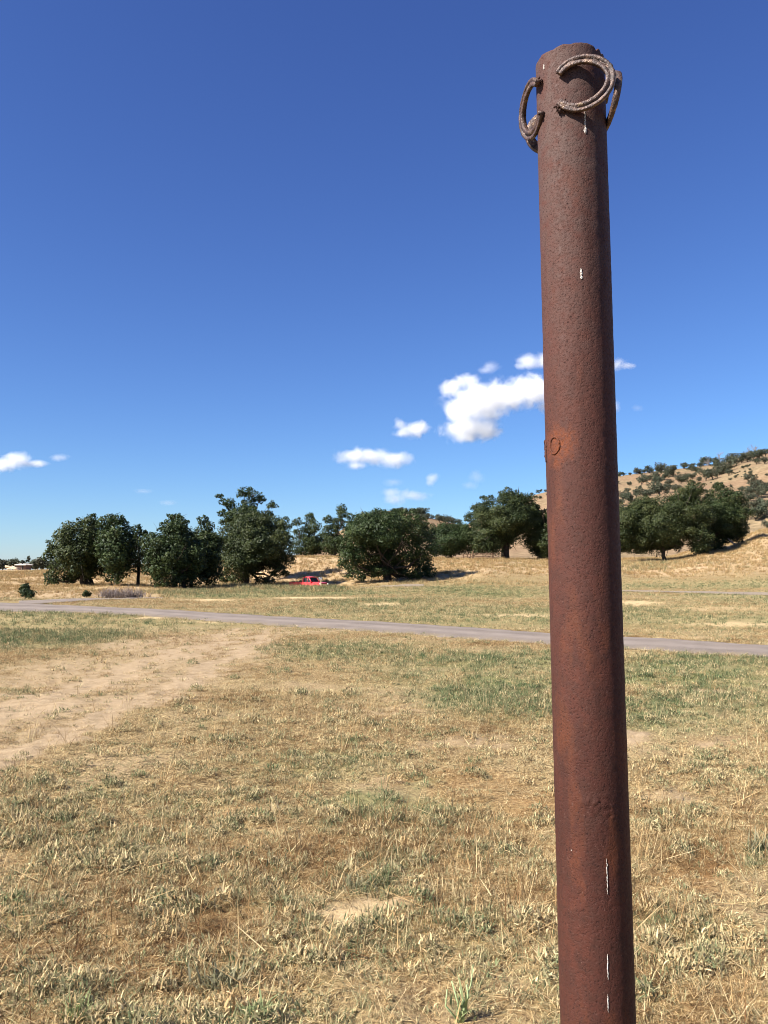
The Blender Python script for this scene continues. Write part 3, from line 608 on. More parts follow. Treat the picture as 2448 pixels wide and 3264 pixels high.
def build_truck():
    c = drop(985, 103.5); yaw = R(-33)
    root = bpy.data.objects.new('pickup_truck', None); COL.objects.link(root); root.location = c; root.rotation_euler.z = yaw
    tag(root, 'old red pickup truck parked behind tall weeds at the tree shade', 'truck')
    t = NT('faded_red_paint'); cr = t.noise(t.n('TexCoord').outputs['Object'], 3, 4); p = t.pbr(t.mix(t.rng(cr, .3, .7), (.60, .035, .045), (.74, .085, .095)), .32, .5); p.inputs['Coat Weight'].default_value = .5; paint = t.m
    glass = simple('dark_glass', (.03, .04, .045), .08, .6, .1); rubber = simple('tyre_rubber', (.02, .02, .02), .9); chrome = simple('chrome', (.65, .65, .66), .2, .6, .05, 6, 1.0); lamp = simple('lamp_glass', (.75, .75, .70), .15, .6, .05)
    tan = simple('seat_vinyl', (.30, .22, .15), .7)
    # x forward (to the right), y across, z up
    mb = MB(); mb.prism([(-2.35, .55), (-.35, .55), (-.35, 1.05), (-2.35, 1.05)], -.85, -.78); mb.prism([(-2.35, .55), (-.35, .55), (-.35, 1.05), (-2.35, 1.05)], .78, .85)
    mb.box((-1.35, 0, .58), (2.0, 1.56, .06)); mb.box((-2.33, 0, .80), (.05, 1.56, .5)); mb.box((-.38, 0, .80), (.05, 1.56, .5)); mb.box((-1.36, -.83, 1.07), (2.0, .1, .05)); mb.box((-1.36, .83, 1.07), (2.0, .1, .05))
    obj('bed', mb.mesh('bed', paint), root)
    mb = MB(); mb.prism([(-.34, .5), (.95, .5), (.95, 1.08), (-.34, 1.08)], -.86, .86); obj('cab_body', mb.mesh('cab_body', paint), root)
    # cab frame: pillars and rounded roof around open glass
    cab = bpy.data.objects.new('cab', None); COL.objects.link(cab); cab.parent = root
    for s in (-1, 1):
        mb = MB(); y = .78 * s
        mb.tube([(-.30, y, 1.05), (-.32, y * .97, 1.35), (-.22, y * .9, 1.60)], [.075, .07, .07], 8)
        mb.tube([(.33, y, 1.05), (.33, y * .9, 1.60)], .035, 8)
        mb.tube([(.98, y, 1.06), (.78, y * .96, 1.32), (.55, y * .9, 1.58)], [.07, .06, .06], 8)
        mb.tube([(-.24, y * .9, 1.60), (.15, y * .9, 1.66), (.56, y * .9, 1.58)], .055, 8)
        obj('window_frame', mb.mesh('window_frame', paint, True), root)
    mb = MB(); n = 7; V = []; 
    for i in range(n):
        u = i / (n - 1); x = -.30 + .92 * u
        for j in range(n):
            v = j / (n - 1) * 2 - 1; V.append((x, v * .74, 1.60 + .11 * math.sin(u * math.pi) + .07 * (1 - v * v)))
    V2 = [(a, b, c_ - .05) for a, b, c_ in V]; Fs = []
    for i in range(n - 1):
        for j in range(n - 1):
            q = (i * n + j, i * n + j + 1, (i + 1) * n + j + 1, (i + 1) * n + j); Fs += [q[::-1], tuple(k + n * n for k in q)]
    edge = [j for j in range(n)] + [i * n + n - 1 for i in range(1, n)] + [(n - 1) * n + j for j in range(n - 2, -1, -1)] + [i * n for i in range(n - 2, 0, -1)]
    for a, b in zip(edge, edge[1:] + edge[:1]): Fs.append((a, b, b + n * n, a + n * n))
    mb.add(V + V2, Fs); obj('roof', mb.mesh('roof', paint, True), root)
    bpy.data.objects.remove(cab)
    for s in (-1, 1):
        for prof in ([(-.24, 1.08), (.30, 1.08), (.30, 1.58), (-.18, 1.58)], [(.36, 1.08), (.93, 1.08), (.74, 1.32), (.54, 1.56), (.36, 1.58)]):
            mb = MB(); y = .735 * s; mb.prism(prof, y - .008, y + .008); obj('side_window', mb.mesh('side_window', glass), root)
    mb = MB(); mb.add([(.96, -.72, 1.10), (.96, .72, 1.10), (.57, .66, 1.58), (.57, -.66, 1.58), (.95, -.72, 1.09), (.95, .72, 1.09), (.56, .66, 1.57), (.56, -.66, 1.57)], [(0, 1, 2, 3), (7, 6, 5, 4), (0, 4, 5, 1), (1, 5, 6, 2), (2, 6, 7, 3), (3, 7, 4, 0)]); obj('windscreen', mb.mesh('windscreen', glass), root)
    mb = MB(); mb.prism([(.96, .55), (2.15, .55), (2.25, .72), (2.18, .98), (1.9, 1.06), (.96, 1.10)], -.66, .66); obj('hood', mb.mesh('hood', paint), root)
    for s in (-1, 1):
        mb = MB(); mb.prism([(.96, .5), (1.0, .9), (1.3, 1.0), (2.05, 1.0), (2.28, .85), (2.3, .5), (2.0, .5), (1.85, .76), (1.5, .8), (1.25, .72), (1.15, .5)], .66 * s, .88 * s); obj('front_fender', mb.mesh('front_fender', paint), root)
        mb = MB(); mb.tube([(2.2, .76 * s, .82), (2.33, .76 * s, .82)], [.12, .10], 12); obj('headlight', mb.mesh('headlight', lamp, True), root)
    mb = MB(); mb.box((2.38, 0, .5), (.08, 1.8, .16)); obj('bumper', mb.mesh('bumper', chrome), root)
    mb = MB(); mb.box((2.26, 0, .74), (.05, 1.1, .26)); obj('grille', mb.mesh('grille', chrome), root)
    mb = MB(); mb.box((-.05, 0, 1.0), (.25, 1.4, .6)); mb.box((.2, 0, .78), (.6, 1.4, .2)); obj('seat', mb.mesh('seat', tan), root)
    for x in (-1.45, 1.55):
        for s in (-1, 1):
            y = .78 * s; w = bpy.data.objects.new('wheel', None); COL.objects.link(w); w.parent = root; w.location = (x, y, .34)
            mb = MB(); mb.tube([(0, -.11, 0), (0, -.09, 0), (0, .09, 0), (0, .11, 0)], [.28, .34, .34, .28], 20); obj('tyre', mb.mesh('tyre', rubber, True), w)
            mb = MB(); mb.tube([(0, .10 * s, 0), (0, .125 * s, 0)], [.19, .15], 14); obj('rim', mb.mesh('rim', chrome), w)
build_truck()

def build_sign():
    P = drop(1023, 99.0)
    root = bpy.data.objects.new('marker_post', None); COL.objects.link(root); root.location = P
    tag(root, 'pale wooden marker post beside the red pickup hood', 'post')
    k = P[1] / F; mb = MB(); mb.box((0, 0, 14 * k - .2), (.11, .11, 28 * k + .4)); obj('post', mb.mesh('post', M_PALEWOOD), root)
    P2 = drop(1021, P[1] + 6); o = bpy.data.objects.new('notice_board', None); COL.objects.link(o); o.location = P2
    tag(o, 'small white notice board in shade behind the marker post', 'board')
    k = P2[1] / F; h = (P2[2] - at(1021, 1850, P2[1])[2]) * -1
    mb = MB(); mb.box((0, 0, h + .25), (.42, .04, .30)); obj('panel', mb.mesh('panel', simple('white_panel', (.7, .68, .62), .7)), o)
    for s in (-.25, .25):
        mb = MB(); mb.box((s, .05, h * .5), (.07, .06, h + .6)); obj('leg', mb.mesh('leg', M_PALEWOOD), o)
build_sign()

# ------------------------------------------------------------------ rusty steel post with horseshoes
PR = 0.070
def cam_pt(px, py, depth): return EYE + ray(px, py) * depth
AX_T = cam_pt(1816, 205, 1.80); AX_B = cam_pt(1906, 3264, 1.632)
AXD = (AX_T - AX_B) / np.linalg.norm(AX_T - AX_B)
BASE = AX_B - AXD * (AX_B[2] + .0) / AXD[2]
POST_H = float(np.linalg.norm(AX_T - BASE))
E1 = np.array([1.0, 0, 0]); E1 = E1 - AXD * (E1 @ AXD); E1 /= np.linalg.norm(E1); E2 = np.cross(AXD, E1)   # E2 points away from the camera
POSTM = Matrix(((E1[0], E2[0], AXD[0], BASE[0]), (E1[1], E2[1], AXD[1], BASE[1]), (E1[2], E2[2], AXD[2], BASE[2]), (0, 0, 0, 1)))
def s_at(py, ang=0.0):
    """height along the post whose surface point (at angle ang from the camera side) shows at photo row py"""
    s = np.linspace(.3, POST_H + .2, 1500); P = BASE + np.outer(s, AXD) + E1 * (PR * math.sin(ang)) - E2 * (PR * math.cos(ang))
    _, y = project(P); return float(np.interp(-py, -y, s))
def ang_at(px, py):
    s = s_at(py); a = np.linspace(-1.5, 1.5, 800); P = BASE + s * AXD + np.outer(PR * np.sin(a), E1) - np.outer(PR * np.cos(a), E2)
    x, _ = project(P); return float(np.interp(px, x, a))
def build_rust():
    t = NT('rusted_steel'); tc = t.n('TexCoord').outputs['Object']
    st = t.n('Mapping', Vector=tc, Scale=(1, 1, .35)).outputs[0]
    pit = t.noise(tc, 270, 4, .6); pit2 = t.noise(tc, 150, 3, .6); big = t.noise(st, 7, 4, .6); mid = t.noise(tc, 40, 4, .6); fine = t.noise(tc, 260, 3, .6)
    c = t.ramp(big, [(.30, (.043, .0155, .0110)), (.5, (.065, .0222, .0155)), (.7, (.086, .0280, .0175))])
    c = t.mix(t.rng(mid, .42, .68), c, (.052, .021, .015)); c = t.mix(t.math('MULTIPLY', t.rng(t.noise(st, 13, 5, .65), .54, .74), .7), c, (.145, .045, .018))
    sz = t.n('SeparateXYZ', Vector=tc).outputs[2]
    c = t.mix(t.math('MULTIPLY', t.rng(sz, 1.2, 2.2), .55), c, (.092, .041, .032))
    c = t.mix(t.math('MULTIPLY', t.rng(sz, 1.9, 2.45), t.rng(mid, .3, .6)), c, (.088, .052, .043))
    c = t.mix(t.rng(pit, .56, .70), c, (.024, .009, .007)); c = t.mix(t.rng(fine, .60, .76), c, (.11, .056, .044))
    c = t.mix(t.math('MULTIPLY', t.rng(t.noise(t.n('Mapping', Vector=tc, Scale=(1, 1, .12)).outputs[0], 26, 4, .6), .55, .72), .55), c, (.040, .016, .012))
    # orange bloom round the welded figures
    p0 = SPOT; d = t.n('VectorMath', {'operation': 'DISTANCE'}, _0=tc, _1=tuple(p0)).outputs['Value']
    c = t.mix(t.math('MULTIPLY', t.rng(t.math('ADD', d, t.math('MULTIPLY', mid, .07)), .085, .035), t.rng(pit2, .35, .62, .15, .75)), c, (.21, .058, .018))
    h = t.math('SUBTRACT', t.math('MULTIPLY', mid, .5), t.math('ADD', t.math('MULTIPLY', t.rng(pit, .50, .8), .9), t.math('MULTIPLY', t.rng(pit2, .5, .75), .7)))
    t.pbr(c, t.rng(pit2, .3, .7, .58, .8), .15, t.bump(h, .5, .0022)); return t.m
NUM_A = ang_at(1768, 1420); NUM_S = s_at(1420, NUM_A)
SPOT = (PR * math.sin(NUM_A + .1), -PR * math.cos(NUM_A + .1), NUM_S)
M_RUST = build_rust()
def build_shoe_mat():
    t = NT('worn_rusty_iron'); tc = t.n('TexCoord').outputs['Object']; a = t.noise(tc, 75, 5, .65); b = t.noise(tc, 240, 3, .6)
    c = t.ramp(a, [(.3, (.020, .012, .010)), (.47, (.062, .032, .024)), (.60, (.14, .08, .055)), (.74, (.42, .32, .18))])
    t.pbr(c, t.rng(a, .35, .7, .65, .38), .6, t.bump(b, .9, .0022), t.rng(a, .5, .7, .1, .6)); return t.m
M_SHOE = build_shoe_mat()
M_WELD = simple('dark_weld', (.055, .028, .022), .85, .2, .5, 160)
def dropping_mat():
    t = NT('bird_dropping_white'); tc = t.n('TexCoord').outputs['Object']; c = t.mix(t.rng(t.noise(tc, 420, 4, .65), .44, .60), (.62, .59, .53), (.17, .10, .075)); t.pbr(c, .9, .1); return t.m
M_WHITE = dropping_mat()

post = bpy.data.objects.new('steel_post', None); COL.objects.link(post); post.matrix_world = POSTM
tag(post, 'tall rusty steel pipe post with horseshoes welded near its top', 'post')
def build_pipe():
    na, ns = 120, 620; a = np.linspace(0, 2 * math.pi, na, endpoint=False); s = np.concatenate([np.linspace(-.4, .5, 30), np.linspace(.5, POST_H, ns - 30)[1:]]); ns = len(s)
    A, S = np.meshgrid(a, s)
    r = PR + (fbm(A * 9 + 3, S * 60, 7, 3) - .5) * .0009 * np.minimum(1, 1) + (fbm(A * 22, S * 190, 8, 2) - .5) * .0006
    # old weld scar low on the camera side
    for (px, py, w, h, amp) in ((1885, 2552, .035, .012, .0026), (1920, 2580, .030, .02, .0018), (1930, 2640, .02, .05, .0012)):
        a0 = ang_at(px, py); s0 = s_at(py, a0); da = (A - (a0 + 1.5 * math.pi) % (2 * math.pi)) * PR
        r += amp * np.exp(-(da / w) ** 2 - ((S - s0) / h) ** 2) * (fbm(A * 20, S * 160, 12, 3) * 2 - .6)
    top = POST_H + (fbm(a * 3, a * 0, 4, 3) - .5) * .010 - .010 * np.exp(-((a - 5.35) / .07) ** 2) - .006 * np.exp(-((a - 5.6) / .05) ** 2)
    S = np.where(np.arange(ns)[:, None] == ns - 1, top[None], np.minimum(S, top[None] - (ns - 1 - np.arange(ns))[:, None] * .0004))
    V = [np.stack([r * np.cos(A), r * np.sin(A), S], -1).reshape(-1, 3)]
    for k, (ri, dz) in enumerate(((PR - .0015, .0012), (PR - .006, .001), (PR - .007, -.002), (PR - .007, -.35))):
        V.append(np.stack([ri * np.cos(a), ri * np.sin(a), top + dz], -1))
    V = np.vstack(V); n = ns + 4; idx = np.arange(n * na).reshape(n, na); j = np.roll(idx, -1, 1)
    f = np.stack([idx[:-1], j[:-1], j[1:], idx[1:]], -1).reshape(-1, 4)
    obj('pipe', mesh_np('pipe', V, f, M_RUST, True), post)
build_pipe()
def shoe_mesh(g):
    a, b = .0545, .0490; n = 90; th = np.linspace(-R(141), R(141), n)
    cx = a * np.cos(th) + .008 * np.cos(th) ** 2; cy = b * np.sin(th) * (1 + .05 * np.cos(th))
    tx = np.gradient(cx); ty = np.gradient(cy); L = np.hypot(tx, ty); ox, oy = ty / L, -tx / L      # outward
    w = .0092 * (1 - .28 * np.abs(th / R(141)) ** 3)                                      # half width of the web
    hole = np.zeros(n)
    for q in (28, 45, 62, 80): hole = np.maximum(hole, np.exp(-((np.abs(th) - R(q)) / .055) ** 4))
    gd = .0012 + .0022 * (np.abs(np.abs(th) - R(54)) < R(40)) + .0025 * hole
    th_ = .0045 + .0008 * np.cos(th * 2)
    prof = [(-1, -1), (-.85, -1.15), (.85, -1.15), (1, -1), (1.04, .8), (.85, 1.05), (.38, 1.1), (.24, 'g'), (-.08, 'g'), (-.22, 1.1), (-.85, 1.05), (-1.02, .8)]
    V = []
    for (u, v) in prof:
        z = th_ * v if v != 'g' else th_ * 1.1 - gd
        j = g.normal(0, .0003, n); V.append(np.stack([cx + ox * w * u + j, cy + oy * w * u + j, z + g.normal(0, .0002, n)], -1))
    V = np.stack(V, 1); m = len(prof); idx = np.arange(n * m).reshape(n, m); k = np.roll(idx, -1, 1)
    f = np.stack([idx[:-1], idx[1:], k[1:], k[:-1]], -1).reshape(-1, 4)
    V = V.reshape(-1, 3); V = np.vstack([V, V[:m].mean(0), V[-m:].mean(0)])
    caps = [(n * m, i, (i + 1) % m) for i in range(m)] + [(n * m + 1, (n - 1) * m + (i + 1) % m, (n - 1) * m + i) for i in range(m)]
    me = mesh_np('horseshoe', V, [f, np.array(caps)], M_SHOE, True)
    return me
HEEL = .0545 * math.cos(R(141)) + .008 * math.cos(R(141)) ** 2
SHOEM = {}
def shoe(label, heel, toe, upv, seed, face=1):
    """heel: middle between the two heels, toe: direction heel to toe, upv: rough direction across the shoe (post space)"""
    X = Vector(toe).normalized(); Yv = Vector(upv); Yv = (Yv - X * Yv.dot(X)).normalized(); Z = X.cross(Yv) * face
    if face < 0: Yv = Z.cross(X)
    c = Vector(heel) - X * HEEL
    o = obj('horseshoe', shoe_mesh(np.random.default_rng(seed)), post, label)
    SHOEM[o.name] = Matrix(((X.x, Yv.x, Z.x, c.x), (X.y, Yv.y, Z.y, c.y), (X.z, Yv.z, Z.z, c.z), (0, 0, 0, 1))); o.matrix_local = SHOEM[o.name]
    return o
def weld(parent, pos, r, seed, n=16, squash=(1, 1, 1)):
    g = np.random.default_rng(seed); mb = MB()
    for _ in range(n):
        c = np.array(pos) + g.normal(0, 1, 3) * r * np.array(squash); q = r * g.uniform(.35, .7); m = 6
        V = [c + q * np.array([math.sin(i * math.pi / 4) * math.cos(j), math.sin(i * math.pi / 4) * math.sin(j), math.cos(i * math.pi / 4)]) * g.uniform(.8, 1.2) for i in range(1, 4) for j in np.linspace(0, 6.283, m, endpoint=False)]
        V += [c + [0, 0, q], c - [0, 0, q]]; Fs = []
        for i in range(2):
            for j in range(m): Fs.append((i * m + j, (i + 1) * m + j, (i + 1) * m + (j + 1) % m, i * m + (j + 1) % m))
        for j in range(m): Fs += [(3 * m, j, (j + 1) % m), (3 * m + 1, 2 * m + (j + 1) % m, 2 * m + j)]
        mb.add(V, Fs)
    inv = SHOEM[parent.name].inverted(); mb.v = [tuple(inv @ Vector(q)) for q in mb.v]
    return obj('weld_bead', mb.mesh('weld_bead', M_WELD, True), parent)
def pol(ang, r, z): return np.array([r * math.sin(ang), -r * math.cos(ang), z])
T0 = POST_H
# front shoe
af = R(-29); hz = T0 - .094
sh = shoe('worn horseshoe on the camera side, toe to the right, streaked pale', pol(af, PR + .010, hz), (math.cos(R(-20)), math.sin(R(-20)), .02), (0.0, 0, 1), 1, face=1)
weld(sh, pol(af + .06, PR + .003, hz - .040), .0040, 3, 60, (2.0, .4, 1.3)); weld(sh, pol(af + .0, PR + .004, hz + .039), .0028, 4, 14)
# shoe on the left side
al = R(-66); hl = T0 - .091
sh = shoe('horseshoe looping out on the left side of the post', pol(al, PR + .009, hl), (-.17, .95, -.02), (-.10, 0, 1), 2, face=-1)
weld(sh, pol(al, PR + .002, hl + .036), .004, 5, 10); weld(sh, pol(al, PR + .002, hl - .036), .004, 6, 10)
# shoe on the right side
ar = R(110); hr = T0 - .098
sh = shoe('dark horseshoe hanging on the shaded right side of the post', pol(ar, PR + .008, hr), (.045, -.97, .06), (.15, 0, 1), 3, face=1)
weld(sh, pol(ar, PR + .002, hr + .036), .005, 7, 12); weld(sh, pol(ar, PR + .002, hr - .036), .005, 8, 12)
# shoe at the back, toe to the left
ab = R(160); hb = T0 - .100
sh = shoe('shadowed horseshoe at the back, seen behind the left one', pol(ab, PR + .010, hb), (-.97, .16, -.05), (0, .1, 1), 4, face=1)
weld(sh, pol(ab, PR + .002, hb + .036), .004, 9, 10)
# raised figures 9 0 drawn with weld
def bead(label, pts, r):
    mb = MB(); g = np.random.default_rng(len(pts)); mb.tube([pol(a, PR + .0006, s) for a, s in pts], [r * g.uniform(.75, 1.25) for _ in pts], 7); obj('raised_numeral', mb.mesh('raised_numeral', M_RUST, True), post, label)
th = np.linspace(0, 2 * math.pi, 33)
bead('welded figure nought', [(NUM_A + .185 * math.cos(t), NUM_S + .0165 * math.sin(t)) for t in th], .0021)
bead('welded figure nine at the pipe edge', [(NUM_A - .66 + .19 * math.cos(t), NUM_S + .001 + .0160 * math.sin(t)) for t in th] + [(NUM_A - .47 - .05 * q, NUM_S - .028 * q) for q in np.linspace(.1, 1, 8)], .0022)
# bird droppings
def streak(px, y0, y1, w, seed, blob=0.0):
    g = np.random.default_rng(seed); a0 = ang_at(px, (y0 + y1) / 2); sa, sb = s_at(y0, a0), s_at(y1, a0); n = 22
    V = []; Fs = []
    for i, q in enumerate(np.linspace(0, 1, n)):
        s = sa + (sb - sa) * q; ww = w * (.35 + .65 * g.random()) * (math.sin(q * math.pi) ** .5 + .05) + blob * math.exp(-((q - .88) / .1) ** 2)
        c = a0 + g.normal(0, .0004) / PR
        for k, rr in ((-1, .0004), (-.5, .0013), (.5, .0013), (1, .0004)): V.append(pol(c + k * ww / PR / 2, PR + rr, s))
    for i in range(n - 1):
        for k in range(3): Fs.append((i * 4 + k, i * 4 + k + 1, i * 4 + k + 5, i * 4 + k + 4))
    mb = MB(); mb.add(V, Fs); obj('dropping_streak', mb.mesh('dropping_streak', M_WHITE, True), post)
streak(1865, 355, 426, .0045, 1, .005); streak(1853, 856, 890, .006, 2, .003); streak(1935, 2735, 2850, .0024, 3); streak(1937, 3040, 3122, .0028, 4); streak(1938, 3168, 3226, .0026, 5)
streak(1735, 205, 222, .004, 6); streak(1822, 2708, 2712, .003, 7)

# ------------------------------------------------------------------ grass: tufts scattered over the meadow
def blades(specs):
    """specs rows: x,y,z, azimuth, lean, length, width, bend"""
    S = np.asarray(specs, float); n = len(S); seg = 3
    ca, sa = np.cos(S[:, 3]), np.sin(S[:, 3]); P = S[:, :3].copy(); ang = S[:, 4].copy(); V = np.zeros((n, (seg + 1) * 2, 3))
    for i in range(seg + 1):
        w = S[:, 6] * (1, .9, .65, .08)[i] * .5
        V[:, 2 * i] = P + np.stack([-sa * w, ca * w, w * 0], -1); V[:, 2 * i + 1] = P - np.stack([-sa * w, ca * w, w * 0], -1)
        st = S[:, 5] / seg; P = P + np.stack([ca * np.sin(ang) * st, sa * np.sin(ang) * st, np.cos(ang) * st], -1); ang = ang + S[:, 7] / seg
    V[..., 2] = np.maximum(V[..., 2], .002)
    q = np.array([[2 * i, 2 * i + 1, 2 * i + 3, 2 * i + 2] for i in range(seg)])
    f = (np.arange(n)[:, None, None] * (seg + 1) * 2 + q[None]).reshape(-1, 4)
    return V.reshape(-1, 3), f
def make_grass_mat(name, stops):
    t = NT(name); tint = t.attr('tint', 'INSTANCER'); f = t.attr('bt'); v = t.math('ADD', tint, t.math('MULTIPLY', t.math('SUBTRACT', f, .5), .42), clamp=True)
    c = t.ramp(v, stops); br = t.math('ADD', .45, t.math('MULTIPLY', t.attr('bv'), 1.0)); c = t.mix(1.0, c, t.n('CombineColor', _0=br, _1=br, _2=br).outputs[0], 'MULTIPLY')
    d = t.n('BsdfDiffuse', Color=c, Roughness=.5); tr = t.n('BsdfTranslucent', Color=c); mx = t.n('MixShader', _0=.25); t.put(mx.inputs[1], d); t.put(mx.inputs[2], tr)
    t.t.links.new(mx.outputs[0], t.out.inputs[0]); return t.m
STOPS = [(.0, (.16, .088, .041)), (.18, (.31, .193, .088)), (.36, (.51, .365, .18)), (.50, (.66, .525, .30)), (.62, (.41, .35, .19)), (.78, (.225, .228, .118)), (1., (.125, .172, .078))]
M_GRASS = make_grass_mat('meadow_blades', STOPS)
M_GOLD = make_grass_mat('golden_bank_blades', [(.0, (.26, .16, .07)), (.3, (.41, .27, .125)), (.6, (.54, .40, .20)), (.8, (.33, .29, .16)), (1., (.15, .17, .075))])
SRC = bpy.data.collections.new('tuft_sources')
def variant(specs, mat, g):
    V, f = blades(specs); me = mesh_np('tuft', V, f, mat); n = len(specs)
    fattr(me, 'bt', np.repeat(g.random(n), 3), 'FACE'); fattr(me, 'bv', np.repeat(g.random(n), 3), 'FACE')
    return bpy.data.objects.new('tuft', me)
def make_variants(kind, k, mat, seed):
    g = np.random.default_rng(seed); L = []
    for _ in range(k):
        S = []
        if kind == 'dry':
            for _ in range(16): S.append((*(g.normal(0, .035, 2)), 0, g.uniform(0, 6.28), g.uniform(.2, 1.35), g.uniform(.03, .085), g.uniform(.0025, .0048), g.uniform(0, 1.2)))
        elif kind == 'litter':
            for _ in range(24): S.append((*(g.normal(0, .055, 2)), g.uniform(.002, .022), g.uniform(0, 6.28), g.uniform(1.25, 1.62), g.uniform(.04, .13), g.uniform(.0025, .0055), g.uniform(-.3, .3)))
        elif kind == 'green':
            for _ in range(18): S.append((*(g.normal(0, .035, 2)), 0, g.uniform(0, 6.28), g.uniform(.1, 1.0), g.uniform(.05, .12), g.uniform(.004, .008), g.uniform(.2, 1.4)))
        elif kind == 'weed':
            for _ in range(22): S.append((*(g.normal(0, .028, 2)), g.uniform(0, .022), g.uniform(0, 6.28), g.uniform(.2, 1.4), g.uniform(.022, .06), g.uniform(.005, .012), g.uniform(-.4, 1.8)))
        elif kind == 'stalk':
            for _ in range(4): S.append((*(g.normal(0, .03, 2)), 0, g.uniform(0, 6.28), g.uniform(.05, .7), g.uniform(.12, .26), g.uniform(.003, .0045), g.uniform(-.2, .8)))
        elif kind == 'mound':
            for _ in range(85):
                a, q = g.uniform(0, 6.28), math.sqrt(g.uniform(0, 1)); h = .055 * (1 - q * q) + .004
                S.append((math.cos(a) * q * .085, math.sin(a) * q * .065, h * g.uniform(.2, 1), g.uniform(0, 6.28), g.uniform(.1, 1.5), g.uniform(.018, .045), g.uniform(.004, .009), g.uniform(-.5, 1.8)))
        elif kind == 'straw':
            for _ in range(2): S.append((*(g.normal(0, .05, 2)), g.uniform(.01, .04), g.uniform(0, 6.28), g.uniform(1.2, 1.6), g.uniform(.14, .30), g.uniform(.0035, .006), g.uniform(-.25, .25)))
        elif kind == 'tall':
            for _ in range(26): S.append((*(g.normal(0, .22, 2)), 0, g.uniform(0, 6.28), g.uniform(.05, .7), g.uniform(.25, .6), g.uniform(.018, .04), g.uniform(.1, 1.0)))
        o = variant(S, mat, g); L.append(o)
    return L
def scatter(name, label, P, scl, tint, idx, variants, lean=.12):
    c = bpy.data.collections.new(name + '_source')
    for i, v in enumerate(variants): v.name = 'tuft_%02d' % i; c.objects.link(v)
    me = bpy.data.meshes.new(name); me.vertices.add(len(P)); me.vertices.foreach_set('co', np.asarray(P, np.float32).ravel())
    fattr(me, 'scl', scl); fattr(me, 'tint', tint)
    a = me.attributes.new('rot', 'FLOAT_VECTOR', 'POINT'); a.data.foreach_set('vector', np.stack([rng.normal(0, lean, len(P)), rng.normal(0, lean, len(P)), rng.uniform(0, 6.28, len(P))], -1).astype(np.float32).ravel())
    a = me.attributes.new('idx', 'INT', 'POINT'); a.data.foreach_set('value', np.asarray(idx, np.int32))
    o = obj(name, me, label=label, cat='grass', kind='stuff')
    ng = bpy.data.node_groups.new(name, 'GeometryNodeTree'); ng.interface.new_socket('Geometry', in_out='INPUT', socket_type='NodeSocketGeometry'); ng.interface.new_socket('Geometry', in_out='OUTPUT', socket_type='NodeSocketGeometry')
    N = ng.nodes; L = ng.links; gi = N.new('NodeGroupInput'); go = N.new('NodeGroupOutput'); ip = N.new('GeometryNodeInstanceOnPoints'); ci = N.new('GeometryNodeCollectionInfo')
    ci.inputs['Collection'].default_value = c; ci.inputs['Separate Children'].default_value = True; ci.inputs['Reset Children'].default_value = True
    def na(nm, ty): n = N.new('GeometryNodeInputNamedAttribute'); n.data_type = ty; n.inputs['Name'].default_value = nm; return n.outputs['Attribute']
    e = N.new('FunctionNodeEulerToRotation'); L.new(na('rot', 'FLOAT_VECTOR'), e.inputs[0])
    L.new(gi.outputs[0], ip.inputs['Points']); L.new(ci.outputs[0], ip.inputs['Instance']); ip.inputs['Pick Instance'].default_value = True
    L.new(na('idx', 'INT'), ip.inputs['Instance Index']); L.new(e.outputs[0], ip.inputs['Rotation']); L.new(na('scl', 'FLOAT'), ip.inputs['Scale']); L.new(ip.outputs[0], go.inputs[0])
    md = o.modifiers.new('scatter', 'NODES'); md.node_group = ng
    return o
def points(y0, y1, n, U=.58):
    y = np.sqrt(rng.uniform(y0 ** 2, y1 ** 2, n)); x = rng.uniform(-U, U, n) * (y + .6); return x, y
def lay(x, y, sink=.004): return np.stack([x, y, ground_z(x, y) - sink], -1)
